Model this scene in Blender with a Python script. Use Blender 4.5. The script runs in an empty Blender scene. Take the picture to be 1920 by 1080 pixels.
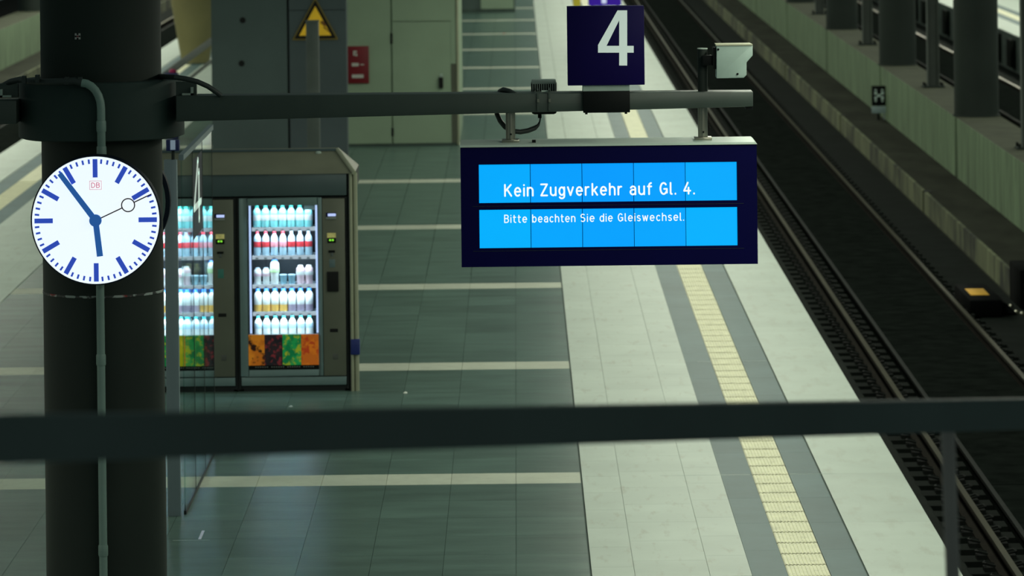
import bpy, bmesh, math, random
from mathutils import Vector, Matrix
random.seed(4)
C = bpy.context.scene.collection
PI = math.pi

# ------------------------------------------------------------------ camera, world, lights, exposure
F, HC, VX, VY, ROLL = 8000.0, 5.5, 965.0, -341.0, 0.0115      # focal length in pixels, eye height, principal point
cs, sn = math.cos(ROLL), math.sin(ROLL)
cam = bpy.data.objects.new('camera', bpy.data.cameras.new('camera')); C.objects.link(cam)
cam.matrix_world = Matrix(((cs, sn, 0, 0), (0, 0, -1, 0), (-sn, cs, 0, HC), (0, 0, 0, 1)))
cd = cam.data
cd.sensor_width = 36.0; cd.lens = F / 1920 * 36
cd.shift_x = (960 - VX) / 1920; cd.shift_y = -(540 - VY) / 1920
cd.clip_start = 0.5; cd.clip_end = 600
cd.dof.use_dof = True; cd.dof.focus_distance = 27.0; cd.dof.aperture_fstop = 5.2
sc = bpy.context.scene
sc.camera = cam
sc.view_settings.view_transform = 'Standard'; sc.view_settings.look = 'None'
sc.view_settings.gamma = 1.0; sc.view_settings.use_curve_mapping = False
sc.view_settings.exposure = 0.0

w = bpy.data.worlds.new('station_air'); sc.world = w; w.use_nodes = True
w.node_tree.nodes['Background'].inputs[0].default_value = (0.68, 0.95, 0.87, 1)
w.node_tree.nodes['Background'].inputs[1].default_value = 0.10

def strip_light(name, x, y0, y1, z, wid, power, col):
    l = bpy.data.lights.new(name, 'AREA'); l.shape = 'RECTANGLE'
    l.size = wid; l.size_y = y1 - y0; l.energy = power; l.color = col
    o = bpy.data.objects.new(name, l); C.objects.link(o); o.location = (x, (y0 + y1) / 2, z)
    return o
GREENISH = (0.97, 1.0, 0.82)
strip_light('platform_strip_light', 2.5, 16, 165, 5.2, 0.4, 3300, GREENISH)
strip_light('platform_strip_light', -11.2, 16, 165, 4.0, 0.4, 4600, GREENISH)
strip_light('platform_strip_light', 14.0, 40, 165, 5.4, 0.4, 3600, GREENISH)

# ------------------------------------------------------------------ survey helpers: a sight line of the photograph met at a known depth or height
def ray(px, py):
    dx, dy = px - VX, py - VY
    return dx * cs - dy * sn, dy * cs + dx * sn
def U(px, py, Y):
    a, b = ray(px, py)
    return Vector((a * Y / F, Y, HC - b * Y / F))
def G(px, py, z=0.0):
    a, b = ray(px, py)
    return Vector((a * (HC - z) / b, F * (HC - z) / b, z))

# ------------------------------------------------------------------ materials
def lin(h):
    if isinstance(h, str):
        h = [int(h[i:i + 2], 16) / 255 for i in (0, 2, 4)]
        return [c / 12.92 if c <= 0.04045 else ((c + 0.055) / 1.055) ** 2.4 for c in h]
    return list(h)

class NT:
    def __init__(s, name):
        s.m = bpy.data.materials.new(name); s.m.use_nodes = True
        s.t = s.m.node_tree; s.b = s.t.nodes['Principled BSDF']; s.out = s.t.nodes['Material Output']
    def n(s, kind, **kw):
        x = s.t.nodes.new(kind)
        for k, v in kw.items(): setattr(x, k, v)
        return x
    def l(s, a, b): s.t.links.new(a, b)
    def pos(s, scale=(1, 1, 1)):
        g = s.n('ShaderNodeNewGeometry'); m = s.n('ShaderNodeMapping'); m.inputs['Scale'].default_value = scale
        s.l(g.outputs['Position'], m.inputs['Vector']); return m.outputs['Vector']
    def noise(s, vec, scale, detail=4, rough=0.55):
        x = s.n('ShaderNodeTexNoise'); x.inputs['Scale'].default_value = scale; x.inputs['Detail'].default_value = detail
        x.inputs['Roughness'].default_value = rough; s.l(vec, x.inputs['Vector']); return x.outputs['Fac']
    def remap(s, v, a, b, c, d):
        x = s.n('ShaderNodeMapRange'); 
        for i, q in enumerate((a, b, c, d)): x.inputs[i + 1].default_value = q
        s.l(v, x.inputs[0]); return x.outputs[0]
    def math(s, op, a, b):
        x = s.n('ShaderNodeMath', operation=op)
        for i, q in enumerate((a, b)):
            if isinstance(q, (int, float)): x.inputs[i].default_value = q
            else: s.l(q, x.inputs[i])
        return x.outputs[0]
    def scaled(s, col, fac):
        x = s.n('ShaderNodeVectorMath', operation='SCALE'); s.l(fac, x.inputs['Scale'])
        if isinstance(col, (list, tuple)): x.inputs[0].default_value = col[:3]
        else: s.l(col, x.inputs[0])
        return x.outputs[0]
    def mix(s, fac, a, b):
        x = s.n('ShaderNodeMix', data_type='RGBA'); s.l(fac, x.inputs[0])
        for i, q in ((6, a), (7, b)):
            if isinstance(q, (list, tuple)): x.inputs[i].default_value = (*q[:3], 1)
            else: s.l(q, x.inputs[i])
        return x.outputs[2]

def mat(name, col, rough=0.5, metal=0.0, var=0.12, scale=3.0, stretch=(1, 1, 1), bump=0.0, emit=0.0, tile=False, tvar=0.0, spec=0.5, dirt=None):
    """Painted, cast or printed surface: base colour with noise wear; TILE shades each paver a little differently."""
    s = NT(name); c = lin(col); b = s.b
    b.inputs['Roughness'].default_value = rough; b.inputs['Metallic'].default_value = metal
    b.inputs['Specular IOR Level'].default_value = spec
    v = s.pos(stretch)
    f = s.remap(s.noise(v, scale), 0.3, 0.7, 1 - var, 1 + var)
    if tile:
        oi = s.n('ShaderNodeObjectInfo')
        f = s.math('MULTIPLY', f, s.remap(oi.outputs['Random'], 0, 1, 1 - tvar, 1 + tvar))
    colour = s.scaled(c, f)
    if dirt:
        dc, dscale, dstretch, lo, hi = dirt
        df = s.remap(s.noise(s.pos(dstretch), dscale, 5, 0.6), lo, hi, 0, 1)
        colour = s.mix(df, colour, lin(dc))
    s.l(colour, b.inputs['Base Color'])
    if emit:
        s.l(colour, b.inputs['Emission Color']); b.inputs['Emission Strength'].default_value = emit
    if bump:
        k = s.n('ShaderNodeBump'); k.inputs['Strength'].default_value = bump; k.inputs['Distance'].default_value = 0.01
        s.l(s.noise(v, scale * 9), k.inputs['Height']); s.l(k.outputs[0], b.inputs['Normal'])
    return s.m

def glow(name, col, strength, rough=0.4):
    m = mat(name, col, rough, var=0.02, emit=strength); b = m.node_tree.nodes['Principled BSDF']
    m.node_tree.links.remove(b.inputs['Base Color'].links[0]); b.inputs['Base Color'].default_value = (0.01, 0.01, 0.012, 1)
    b.inputs['Specular IOR Level'].default_value = 0.1
    return m

def glass(name, tint=(0.86, 0.95, 0.93)):
    s = NT(name); s.t.nodes.remove(s.b)
    g = s.n('ShaderNodeNewGeometry'); fr = s.n('ShaderNodeFresnel')
    s.l(s.remap(g.outputs['Backfacing'], 0, 1, 1.5, 1 / 1.5), fr.inputs['IOR'])
    tr = s.n('ShaderNodeBsdfTransparent'); tr.inputs[0].default_value = (*tint, 1)
    gl = s.n('ShaderNodeBsdfGlossy'); gl.inputs['Roughness'].default_value = 0.015
    gl.inputs['Color'].default_value = (0.95, 1, 1, 1)
    mx = s.n('ShaderNodeMixShader'); s.l(fr.outputs[0], mx.inputs[0]); s.l(tr.outputs[0], mx.inputs[1]); s.l(gl.outputs[0], mx.inputs[2])
    s.l(mx.outputs[0], s.out.inputs['Surface']); return s.m

def picture(name, a, b, c, scale, seed):
    """Printed advertising picture: soft blobs of three colours, lit from behind."""
    s = NT(name); v = s.pos((1, 1, 1)); o = s.n('ShaderNodeVectorMath', operation='ADD'); s.l(v, o.inputs[0]); o.inputs[1].default_value = (seed, seed * .7, seed * .3)
    n1 = s.remap(s.noise(o.outputs[0], scale, 3), 0.45, 0.55, 0, 1); n2 = s.remap(s.noise(o.outputs[0], scale * 2.1, 3), 0.52, 0.62, 0, 1)
    col = s.mix(n2, s.mix(n1, lin(a), lin(b)), lin(c))
    s.l(col, s.b.inputs['Base Color']); s.l(col, s.b.inputs['Emission Color']); s.b.inputs['Emission Strength'].default_value = 0.25
    s.b.inputs['Roughness'].default_value = 0.3
    return s.m

M = {}
M['joint'] = mat('joint_mortar', (.060,.090,.076), 0.9, var=0.2)
M['dark_paver'] = mat('dark_granite', (0.088, 0.146, 0.124), 0.30, var=0.22, scale=2.6, stretch=(.5, 1.6, 1), spec=0.07, tile=True, tvar=0.13, bump=0.12, dirt=((0.13, 0.17, 0.14), 34, (1, 1, 1), 0.60, 0.78))
M['dark_band'] = mat('blue_grey_granite', (0.083, 0.145, 0.146), 0.55, var=0.12, scale=1.6, tile=True, tvar=0.08, bump=0.1, spec=0.3)
M['pale_paver'] = mat('pale_granite', (0.475, 0.555, 0.485), 0.55, var=0.07, scale=1.1, tile=True, tvar=0.03, bump=0.08, dirt=((0.38, 0.40, 0.33), 7, (1.5, .35, 1), 0.56, 0.8))
M['stripe'] = mat('stripe_granite', (0.50, 0.54, 0.43), 0.55, var=0.1, scale=2.0, tile=True, tvar=0.08, dirt=((0.30, 0.32, 0.25), 9, (1, 4, 1), 0.55, 0.8))
M['tactile'] = mat('tactile_concrete', (0.84, 0.84, 0.60), 0.65, var=0.08, scale=5, dirt=((0.22, 0.21, 0.13), 6, (2, 9, 1), 0.54, 0.80))
M['edge'] = mat('edge_slab_concrete', (0.47, 0.55, 0.48), 0.55, var=0.07, scale=1.2, tile=True, tvar=0.03, dirt=((0.40, 0.44, 0.37), 5, (1.5, .4, 1), 0.52, 0.8))
M['tactile_dirt'] = mat('tactile_dirt', (0.10, 0.10, 0.06), 0.9, var=0.5, scale=14)
M['concrete_wall'] = mat('trackside_concrete', (0.155, 0.235, 0.130), 0.85, var=0.25, scale=1.2, stretch=(3, 3, .25), bump=0.2, dirt=((0.035, 0.05, 0.03), 2.0, (6, 5, .35), 0.46, 0.74))
M['wall_top'] = mat('dusty_ledge', (0.052, 0.060, 0.033), 0.95, var=0.25, scale=2)
M['walkway'] = mat('walkway_grime', (0.033, 0.036, 0.027), 0.95, var=0.3, scale=1.6, stretch=(1, .3, 1), spec=0.05)
M['kerb'] = mat('kerb_concrete', (0.135, 0.155, 0.080), 0.9, var=0.35, scale=2.0, stretch=(2, 1.2, .3), dirt=((0.022, 0.026, 0.017), 0.8, (2, 1, .6), 0.42, 0.62))  # dark patches: stains, plus unlit parts of the face painted in
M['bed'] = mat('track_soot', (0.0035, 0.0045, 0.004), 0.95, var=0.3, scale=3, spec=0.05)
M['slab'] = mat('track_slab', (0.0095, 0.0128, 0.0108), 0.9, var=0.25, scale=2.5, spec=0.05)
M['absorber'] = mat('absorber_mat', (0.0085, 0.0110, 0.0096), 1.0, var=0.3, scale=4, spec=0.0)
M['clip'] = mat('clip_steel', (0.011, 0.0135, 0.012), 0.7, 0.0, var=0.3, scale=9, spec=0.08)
M['rail'] = mat('rail_steel', (0.10, 0.085, 0.036), 0.33, 0.85, var=0.2, scale=3)
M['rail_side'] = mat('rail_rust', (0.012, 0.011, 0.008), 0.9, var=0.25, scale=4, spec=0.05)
M['column'] = mat('charcoal_steel', (0.022, 0.031, 0.0265), 0.6, var=0.1, scale=1.5, spec=0.2)
M['collar'] = mat('collar_steel', (0.030, 0.050, 0.046), 0.6, var=0.08, scale=2, spec=0.15)
M['beam'] = mat('beam_steel', (0.044, 0.064, 0.054), 0.45, var=0.12, scale=3)
M['conduit'] = mat('grey_conduit', (0.20, 0.30, 0.27), 0.45, var=0.06)
M['cable'] = mat('black_cable', (0.022, 0.032, 0.030), 0.5, var=0.1)
M['black'] = mat('black_plastic', (0.004, 0.006, 0.006), 0.6, var=0.1, spec=0.15)
M['navy'] = mat('navy_enamel', (0.0055, 0.0022, 0.065), 0.5, var=0.05, spec=0.12)
M['navy2'] = mat('navy_casing', (0.0010, 0.0010, 0.056), 0.5, var=0.05, spec=0.1)
M['lid'] = mat('casing_lid', (0.40, 0.50, 0.44), 0.4, var=0.06)
M['digit'] = mat('white_lettering', (0.62, 0.74, 0.68), 0.5, var=0.02, emit=0.42)  # slight glow put into unlit lettering to brighten it
M['steel'] = mat('stainless_steel', (0.33, 0.33, 0.27), 0.28, 0.9, var=0.1)
M['pale_box'] = mat('pale_green_housing', (0.42, 0.56, 0.50), 0.5, var=0.07, scale=9)
M['fins'] = mat('cast_fins', (0.34, 0.42, 0.38), 0.4, 0.1, var=0.1)
M['railing'] = mat('dark_railing', (0.072, 0.096, 0.094), 0.7, var=0.1, scale=2)
M['cabinet'] = mat('machine_cabinet', (0.010, 0.015, 0.016), 0.5, var=0.1)
M['door_grey'] = mat('machine_door', (0.18, 0.265, 0.265), 0.42, 0.2, var=0.06)
M['pay'] = mat('payment_panel', (0.15, 0.16, 0.12), 0.5, 0.2, var=0.08)
M['hood'] = mat('hood_steel', (0.165, 0.172, 0.115), 0.5, 0.0, var=0.12, scale=2)
M['header'] = mat('header_panel', (0.072, 0.108, 0.114), 0.4, 0.2, var=0.08)
M['end_post'] = mat('end_post_alu', (0.36, 0.38, 0.27), 0.4, 0.1, var=0.08)
M['liner'] = mat('machine_liner', (0.004, 0.012, 0.02), 0.6, var=0.1)
M['strip'] = mat('shelf_white', (0.75, 0.85, 0.9), 0.4, var=0.04); M['strip_glow'] = glow('price_strip_glow', (0.70, 0.86, 0.96), 0.62)  # price strips: plain white plastic, lamp light put in as glow
M['led'] = glow('led_tube', (0.50, 0.66, 1.0), 1.15)
M['glass'] = glass('screen_glass'); M['pane'] = glass('machine_glass', (0.97, 0.99, 1.0))
M['post_grey'] = mat('screen_post', (0.22, 0.28, 0.31), 0.45, 0.3, var=0.05)
M['slim2'] = mat('barrier_grey', (.10, .115, .10), .6, var=.08)
M['foot'] = mat('foot_strip', (.034, .038, .028), .95, var=.2, spec=.05)
M['slim'] = mat('slim_post_paint', (.062, .078, .068), .6, var=.08)
M['core'] = mat('core_concrete', (0.078, 0.112, 0.110), 0.7, var=0.10, scale=.9, bump=0.05)
M['core2'] = mat('core_concrete_b', (0.072, 0.098, 0.106), 0.7, var=0.10, scale=.9)
M['kiosk'] = mat('kiosk_paint', (0.30, 0.40, 0.28), 0.6, var=0.10, scale=.8)
M['hole'] = mat('dark_gap', (0.004, 0.005, 0.005), 0.9, var=0.1)
M['ochre'] = mat('ochre_concrete', (0.17, 0.16, 0.065), 0.7, var=0.12, scale=1.2)

# ------------------------------------------------------------------ mesh building
ORG = {}
class MB:
    def __init__(s): s.v = []; s.f = []
    def add(s, vs, fs):
        k = len(s.v); s.v += [Vector(p) for p in vs]; s.f += [tuple(k + i for i in q) for q in fs]; return s
    def box(s, x0, x1, y0, y1, z0, z1):
        return s.hexa([(x0, y0, z0), (x1, y0, z0), (x1, y1, z0), (x0, y1, z0), (x0, y0, z1), (x1, y0, z1), (x1, y1, z1), (x0, y1, z1)])
    def hexa(s, p):
        return s.add(p, [(3, 2, 1, 0), (4, 5, 6, 7), (0, 1, 5, 4), (1, 2, 6, 5), (2, 3, 7, 6), (3, 0, 4, 7)])
    def prism(s, poly, y0, y1):
        """Polygon in x,z (anticlockwise seen from -Y) pushed from y0 back to y1."""
        n = len(poly)
        vs = [(x, y0, z) for x, z in poly] + [(x, y1, z) for x, z in poly]
        return s.add(vs, [tuple(range(n)), tuple(range(2 * n - 1, n - 1, -1))] + [((i + 1) % n, i, n + i, n + (i + 1) % n) for i in range(n)])
    def tube(s, pts, r, n=12, caps=True):
        pts = [Vector(p) for p in pts]; rr = r if isinstance(r, (list, tuple)) else [r] * len(pts)
        rings = []; up = None
        for i, p in enumerate(pts):
            d = (pts[min(i + 1, len(pts) - 1)] - pts[max(i - 1, 0)]).normalized()
            if up is None:
                up = Vector((0, 0, 1)) if abs(d.z) < 0.9 else Vector((0, 1, 0))
            a = d.cross(up).normalized(); up = a.cross(d).normalized()
            rings.append([p + (a * math.cos(t) + up * math.sin(t)) * rr[i] for t in (2 * PI * k / n for k in range(n))])
        fs = []
        for i in range(len(pts) - 1):
            for k in range(n):
                fs.append((i * n + k, i * n + (k + 1) % n, (i + 1) * n + (k + 1) % n, (i + 1) * n + k))
        if caps: fs += [tuple(range(n - 1, -1, -1)), tuple((len(pts) - 1) * n + k for k in range(n))]
        return s.add([q for g in rings for q in g], fs)
    def lathe(s, cx, cy, prof, n=24, axis='z', caps=True):
        """PROF: (radius, height) up the axis; axis 'y' turns about a line along Y (cx = x, cy = z)."""
        vs = []
        for r, h in prof:
            for k in range(n):
                t = 2 * PI * k / n
                vs.append((cx + r * math.cos(t), cy + r * math.sin(t), h) if axis == 'z' else (cx + r * math.cos(t), h, cy - r * math.sin(t)))
        fs = []
        for i in range(len(prof) - 1):
            for k in range(n): fs.append((i * n + k, i * n + (k + 1) % n, (i + 1) * n + (k + 1) % n, (i + 1) * n + k))
        if caps: fs += [tuple(range(n - 1, -1, -1)), tuple((len(prof) - 1) * n + k for k in range(n))]
        return s.add(vs, fs)
    def build(s, name, m, parent=None, bevel=0.0, smooth=False, at=None, seg=2):
        if parent is not None: o0 = ORG[parent]
        elif at is not None: o0 = Vector(at)
        else:
            lo = [min(p[i] for p in s.v) for i in range(3)]; hi = [max(p[i] for p in s.v) for i in range(3)]
            o0 = Vector(((lo[0] + hi[0]) / 2, (lo[1] + hi[1]) / 2, lo[2]))
        me = bpy.data.meshes.new(name); me.from_pydata([p - o0 for p in s.v], [], s.f)
        bm = bmesh.new(); bm.from_mesh(me)
        if bevel:
            bmesh.ops.remove_doubles(bm, verts=bm.verts, dist=1e-6)
            e = [x for x in bm.edges if len(x.link_faces) == 2 and x.calc_face_angle(0) > 0.5]
            bmesh.ops.bevel(bm, geom=e, offset=bevel, segments=seg, affect='EDGES', profile=0.5)
        bmesh.ops.recalc_face_normals(bm, faces=bm.faces)
        bm.to_mesh(me); bm.free()
        if smooth or bevel:
            for p in me.polygons: p.use_smooth = True
            me.set_sharp_from_angle(angle=0.7)
        me.materials.append(m)
        o = bpy.data.objects.new(name, me); C.objects.link(o)
        if parent is not None: o.parent = parent
        else: o.location = o0
        ORG[o] = o0
        return o

def tag(o, label=None, cat=None, group=None, kind=None):
    for k, v in (('label', label), ('category', cat), ('group', group), ('kind', kind)):
        if v: o[k] = v
    return o
def thing(name, loc, label=None, cat=None, group=None, kind=None):
    o = bpy.data.objects.new(name, None); C.objects.link(o); o.location = loc; o.empty_display_size = 0.2
    ORG[o] = Vector(loc); return tag(o, label, cat, group, kind)
KIDS = {}
def dup(o, loc=None, label=None, parent=None, rotz=None, group=None):
    kids = [k for k in list(ORG) if k.parent is o]
    c = o.copy(); C.objects.link(c); c.parent = parent; ORG[c] = ORG[o] if loc is None else Vector(loc)
    if loc is not None: c.location = loc
    if rotz is not None: c.rotation_euler = (0, 0, rotz)
    if label: c['label'] = label
    if group: c['group'] = group
    for k in kids: dup(k, None, None, c)
    return c
def again(o, loc, name=None):
    """Another piece of the same part: shares its mesh."""
    c = o.copy(); C.objects.link(c); c.location = loc; ORG[c] = ORG[o]; return c
BX = lambda name, m, parent, x0, x1, y0, y1, z0, z1, bevel=0.0: MB().box(x0, x1, y0, y1, z0, z1).build(name, m, parent, bevel)

# ------------------------------------------------------------------ lettering: strokes per letter, drawn as flat strips
def arc(cx, cy, rx, ry, a0, a1, n=10):
    return [(cx + rx * math.cos(math.radians(a0 + (a1 - a0) * i / n)), cy + ry * math.sin(math.radians(a0 + (a1 - a0) * i / n))) for i in range(n + 1)]
GL = {
    'K': (.62, [[(0, 0), (0, 1)], [(.58, 1), (0, .40)], [(.20, .60), (.62, 0)]]),
    'e': (.54, [[(0, .37), (.54, .37)] + arc(.27, .36, .27, .36, 0, 310, 16)]),
    'i': (.0, [[(0, 0), (0, .68)], [(0, .95), (0, .97)]]),
    'n': (.50, [[(0, 0), (0, .72)], [(0, .40)] + arc(.25, .46, .25, .26, 170, 0) + [(.50, 0)]]),
    'Z': (.60, [[(0, 1), (.60, 1), (0, 0), (.60, 0)]]),
    'u': (.50, [[(0, .72)] + arc(.25, .26, .25, .26, 180, 350) + [(.50, .3)], [(.50, .72), (.50, 0)]]),
    'g': (.50, [arc(.25, .37, .25, .35, 0, 360, 16), [(.50, .72), (.50, -.06)] + arc(.25, -.06, .25, .22, 0, -150)]),
    'v': (.52, [[(0, .72), (.26, 0), (.52, .72)]]),
    'r': (.32, [[(0, 0), (0, .72)], [(0, .42)] + arc(.26, .44, .26, .28, 170, 80, 6)]),
    'k': (.48, [[(0, 0), (0, 1)], [(.45, .72), (0, .27)], [(.17, .43), (.48, 0)]]),
    'h': (.50, [[(0, 0), (0, 1)], [(0, .40)] + arc(.25, .46, .25, .26, 170, 0) + [(.50, 0)]]),
    'a': (.48, [arc(.25, .50, .23, .22, 155, 0) + [(.48, 0)], [(.48, .42), (.22, .42)] + arc(.22, .21, .22, .21, 90, 270) + [(.30, .0), (.48, .14)]]),
    'f': (.36, [[(.12, 0), (.12, .78)] + arc(.32, .78, .20, .22, 180, 90, 6), [(0, .70), (.34, .70)]]),
    'G': (.62, [arc(.31, .5, .31, .5, 45, 330, 18) + [(.62, .12), (.62, .46), (.36, .46)]]),
    'l': (.10, [[(0, 1), (0, .10), (.03, .02), (.12, 0)]]),
    '.': (.0, [[(0, .0), (0, .03)]]),
    '4': (.60, [[(.36, 1), (0, .27), (.60, .27)], [(.43, .55), (.43, 0)]]),
    'B': (.54, [[(0, 0), (0, 1), (.28, 1)] + arc(.28, .77, .23, .23, 90, -90, 8) + [(0, .54)], [(.28, .54)] + arc(.28, .27, .27, .27, 90, -90, 8) + [(0, 0)]]),
    'D': (.60, [[(0, 0), (0, 1), (.22, 1)] + arc(.22, .5, .38, .5, 90, -90, 12) + [(0, 0)]]),
    't': (.32, [[(.11, .95), (.11, .16)] + arc(.27, .16, .16, .16, 180, 270, 4) + [(.33, 0)], [(0, .70), (.32, .70)]]),
    'b': (.52, [[(0, 0), (0, 1)], arc(.26, .36, .26, .36, 0, 360, 16)]),
    'd': (.52, [[(.52, 0), (.52, 1)], arc(.26, .36, .26, .36, 0, 360, 16)]),
    'c': (.46, [arc(.26, .36, .26, .36, 50, 310, 14)]),
    'S': (.52, [arc(.26, .75, .25, .25, 40, 230, 10) + arc(.26, .27, .26, .27, 70, -140, 10)]),
    's': (.40, [arc(.20, .54, .19, .18, 35, 225, 8) + arc(.20, .18, .20, .18, 70, -145, 8)]),
    'w': (.70, [[(0, .72), (.17, 0), (.35, .66), (.53, 0), (.70, .72)]]),
    'H': (.60, [[(0, 0), (0, 1)], [(.60, 0), (.60, 1)], [(0, .5), (.60, .5)]]),
}
def strokes(mb, lines, tk, put):
    """Each stroke as an outlined strip with round joints; PUT maps (u, v) to a point."""
    def disc(p):
        n = 10; q = [(p[0] + tk / 2 * math.cos(2 * PI * k / n), p[1] + tk / 2 * math.sin(2 * PI * k / n)) for k in range(n)]
        mb.add([put(*x) for x in q], [tuple(range(n))])
    for ln in lines:
        for a, b in zip(ln, ln[1:]):
            dx, dy = b[0] - a[0], b[1] - a[1]; L = math.hypot(dx, dy)
            if L < 1e-6: continue
            ox, oy = -dy / L * tk / 2, dx / L * tk / 2
            mb.add([put(a[0] + ox, a[1] + oy), put(a[0] - ox, a[1] - oy), put(b[0] - ox, b[1] - oy), put(b[0] + ox, b[1] + oy)], [(0, 1, 2, 3)])
        for p in ln: disc(p)
def word(mb, text, x0, x1, z, h, tk, y, gap=.36):
    """Writes TEXT from x0 to x1 on baseline z, capitals h high, strokes tk wide (share of h), on the plane y, read from -Y."""
    wd = sum(GL[c][0] for c in text) + gap * (len(text) - 1)
    kx = (x1 - x0 - tk * h) / wd; u = 0
    for c in text:
        wc, ln = GL[c]
        ln = [[(x0 + tk * h / 2 + (u + p) * kx, z + tk * h / 2 + q * (h - tk * h)) for p, q in s] for s in ln]
        strokes(mb, ln, tk * h, lambda a, b: (a, y, b))
        u += wc + gap

# ================================================================== SETTING
CX = -2.74                                     # middle of the platform
mir = lambda x: 2 * CX - x
Y0, Y1 = 22.0, 168.0
floor = BX('floor', M['joint'], None, mir(3.165), 3.165, Y0, Y1, -1.05, -0.014); tag(floor, kind='structure')

def piece_mesh(name, m, wx, ly, z0=-0.014, z1=0.0, gap=0.0028):
    b = MB().box(-wx / 2 + gap / 2, wx / 2 - gap / 2, -ly / 2 + gap / 2, ly / 2 - gap / 2, z0, z1)
    o = b.build(name, m, None, at=(0, 0, 0)); return o
def lay(name, m, cols, rows, rest, rest_name, proto=None):
    """COLS: (x0, x1); ROWS: (y0, y1) laid as single pieces; REST: rows beyond, joined into one part of kind stuff."""
    first = {}
    for (x0, x1, off) in cols:
        for (y0, y1) in rows:
            key = (round(x1 - x0, 3), round(y1 - y0, 3))
            c = ((x0 + x1) / 2, (y0 + y1) / 2 + off, 0)
            if key not in first:
                o = piece_mesh(name, m, x1 - x0, y1 - y0) if proto is None else proto
                first[key] = o; o.location = c
                if proto is not None: proto = None
            else:
                o = again(first[key], c)
            o.parent = floor; o.matrix_parent_inverse = Matrix.Translation(-ORG[floor])
    if rest:
        b = MB()
        for (x0, x1, off) in cols:
            for (y0, y1) in rest:
                a, c, d, e = x0 + .003, x1 - .003, y0 + off + .003, y1 + off - .003
                b.box(a, c, d, e, -0.012, 0.0)
        tag(b.build(rest_name, m, floor), kind='stuff')

S0, SP, ST = 35.55, 7.33, 0.58                 # cross stripes: middle of the one in front, pitch, width
DP = (SP - ST) / 8
def stripe_rows(n0, n1): return [(S0 + SP * n - ST / 2, S0 + SP * n + ST / 2) for n in range(n0, n1)]
def field_rows(n0, n1):
    return [(S0 + SP * n + ST / 2 + DP * k, S0 + SP * n + ST / 2 + DP * (k + 1)) for n in range(n0, n1) for k in range(8)]
xr, xl = 0.4975 - 0.012, mir(0.4975) + 0.012
wcol = (xr - xl) / 12
cols12 = [(xl + wcol * k, xl + wcol * (k + 1), 0) for k in range(12)]
fr = field_rows(-1, 18)
near = [r for r in fr if 30.6 < r[1] and r[0] < 51]
far = [r for r in fr if r[0] >= 51 or r[1] <= 30.6]
lay('dark_paver', M['dark_paver'], cols12, near, far, 'dark_paving')
sr = stripe_rows(0, 18)
lay('stripe_tile', M['stripe'], cols12, sr[:4], sr[4:], 'pale_stripe_paving')
PP = 0.8625
def rows_of(p, a, b, y): 
    k0 = math.ceil((a - y) / p); k1 = math.floor((b - y) / p)
    return [(y + p * k, y + p * (k + 1)) for k in range(k0, k1)]
c3 = [(0.4975, 0.81, 0), (0.81, 1.353, 0.25), (1.353, 1.657, 0.44)]
lay('pale_paver', M['pale_paver'], c3, rows_of(PP, 30, 62, 35.6), rows_of(PP, 61.6, 166, 35.6), 'pale_paving')
c3m = [(mir(b), mir(a), o) for a, b, o in c3]
lay('pale_paver', M['pale_paver'], c3m, rows_of(PP, 46, 66, 35.6), rows_of(PP, 65.4, 166, 35.6) + rows_of(PP, 24, 46.5, 35.6), 'pale_paving')
cb = [(1.657, 1.917, 0), (2.225, 2.497 - .012, 0)]
lay('dark_border_tile', M['dark_band'], cb, rows_of(1.2217, 30, 70, 35.6), rows_of(1.2217, 69, 166, 35.6), 'dark_border_paving')
lay('dark_border_tile', M['dark_band'], [(mir(b), mir(a), o) for a, b, o in cb], rows_of(1.2217, 46, 70, 35.6), rows_of(1.2217, 69, 166, 35.6) + rows_of(1.2217, 24, 47, 35.6), 'dark_border_paving')
lay('edge_slab', M['edge'], [(2.497, 3.17, 0)], rows_of(2.45, 29, 90, 35.6), rows_of(2.45, 89, 166, 35.6), 'edge_paving')
lay('edge_slab', M['edge'], [(mir(3.17), mir(2.497), 0)], rows_of(2.45, 46, 90, 35.6), rows_of(2.45, 88, 166, 35.6) + rows_of(2.45, 24, 47, 35.6), 'edge_paving')
# ribbed guidance tiles
def ribbed():
    b = MB(); wd, ln, n = 0.302, 0.442, 11
    b.box(-wd / 2, wd / 2, -ln / 2, ln / 2, -0.014, -0.004)
    for k in range(n):
        x = -wd / 2 + wd * (k + .5) / n
        b.add([(x - .010, -ln / 2, -.004), (x - .007, -ln / 2, .001), (x + .007, -ln / 2, .001), (x + .010, -ln / 2, -.004), (x - .010, ln / 2, -.004), (x - .007, ln / 2, .001), (x + .007, ln / 2, .001), (x + .010, ln / 2, -.004)],
              [(0, 1, 5, 4), (1, 2, 6, 5), (2, 3, 7, 6)])
    return b.build('tactile_tile', M['tactile'], None, at=(0, 0, 0))
BX('tactile_groove', M['tactile_dirt'], floor, 1.917, 2.225, 26, 66, -0.0139, -0.009)
lay('tactile_tile', M['tactile'], [(1.917, 2.225, 0)], rows_of(0.478, 30, 66, 35.6), rows_of(0.478, 65.7, 166, 35.6), 'tactile_paving', ribbed())
lay('tactile_tile', M['tactile'], [(mir(2.225), mir(1.917), 0)], rows_of(0.478, 48, 66, 35.6), rows_of(0.478, 65.4, 166, 35.6) + rows_of(0.478, 24, 48.3, 35.6), 'tactile_paving', ribbed())

for ya in (35.6, 43.0):                        # thin metal joint strips across the paving, their glint put in as pale colour
    for xa, xb_ in ((1.15, 1.90), (2.23, 2.62)) if ya < 40 else ((1.78, 1.91), (2.23, 2.48)):
        BX('joint_strip', M['lid'], floor, xa, xb_, ya - .005, ya + .005, -.004, .0012)
BX('joint_strip', M['lid'], floor, -2.68, -2.40, 32.66, 32.67, -.004, .0012)  # another strip with its glint painted pale
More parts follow.
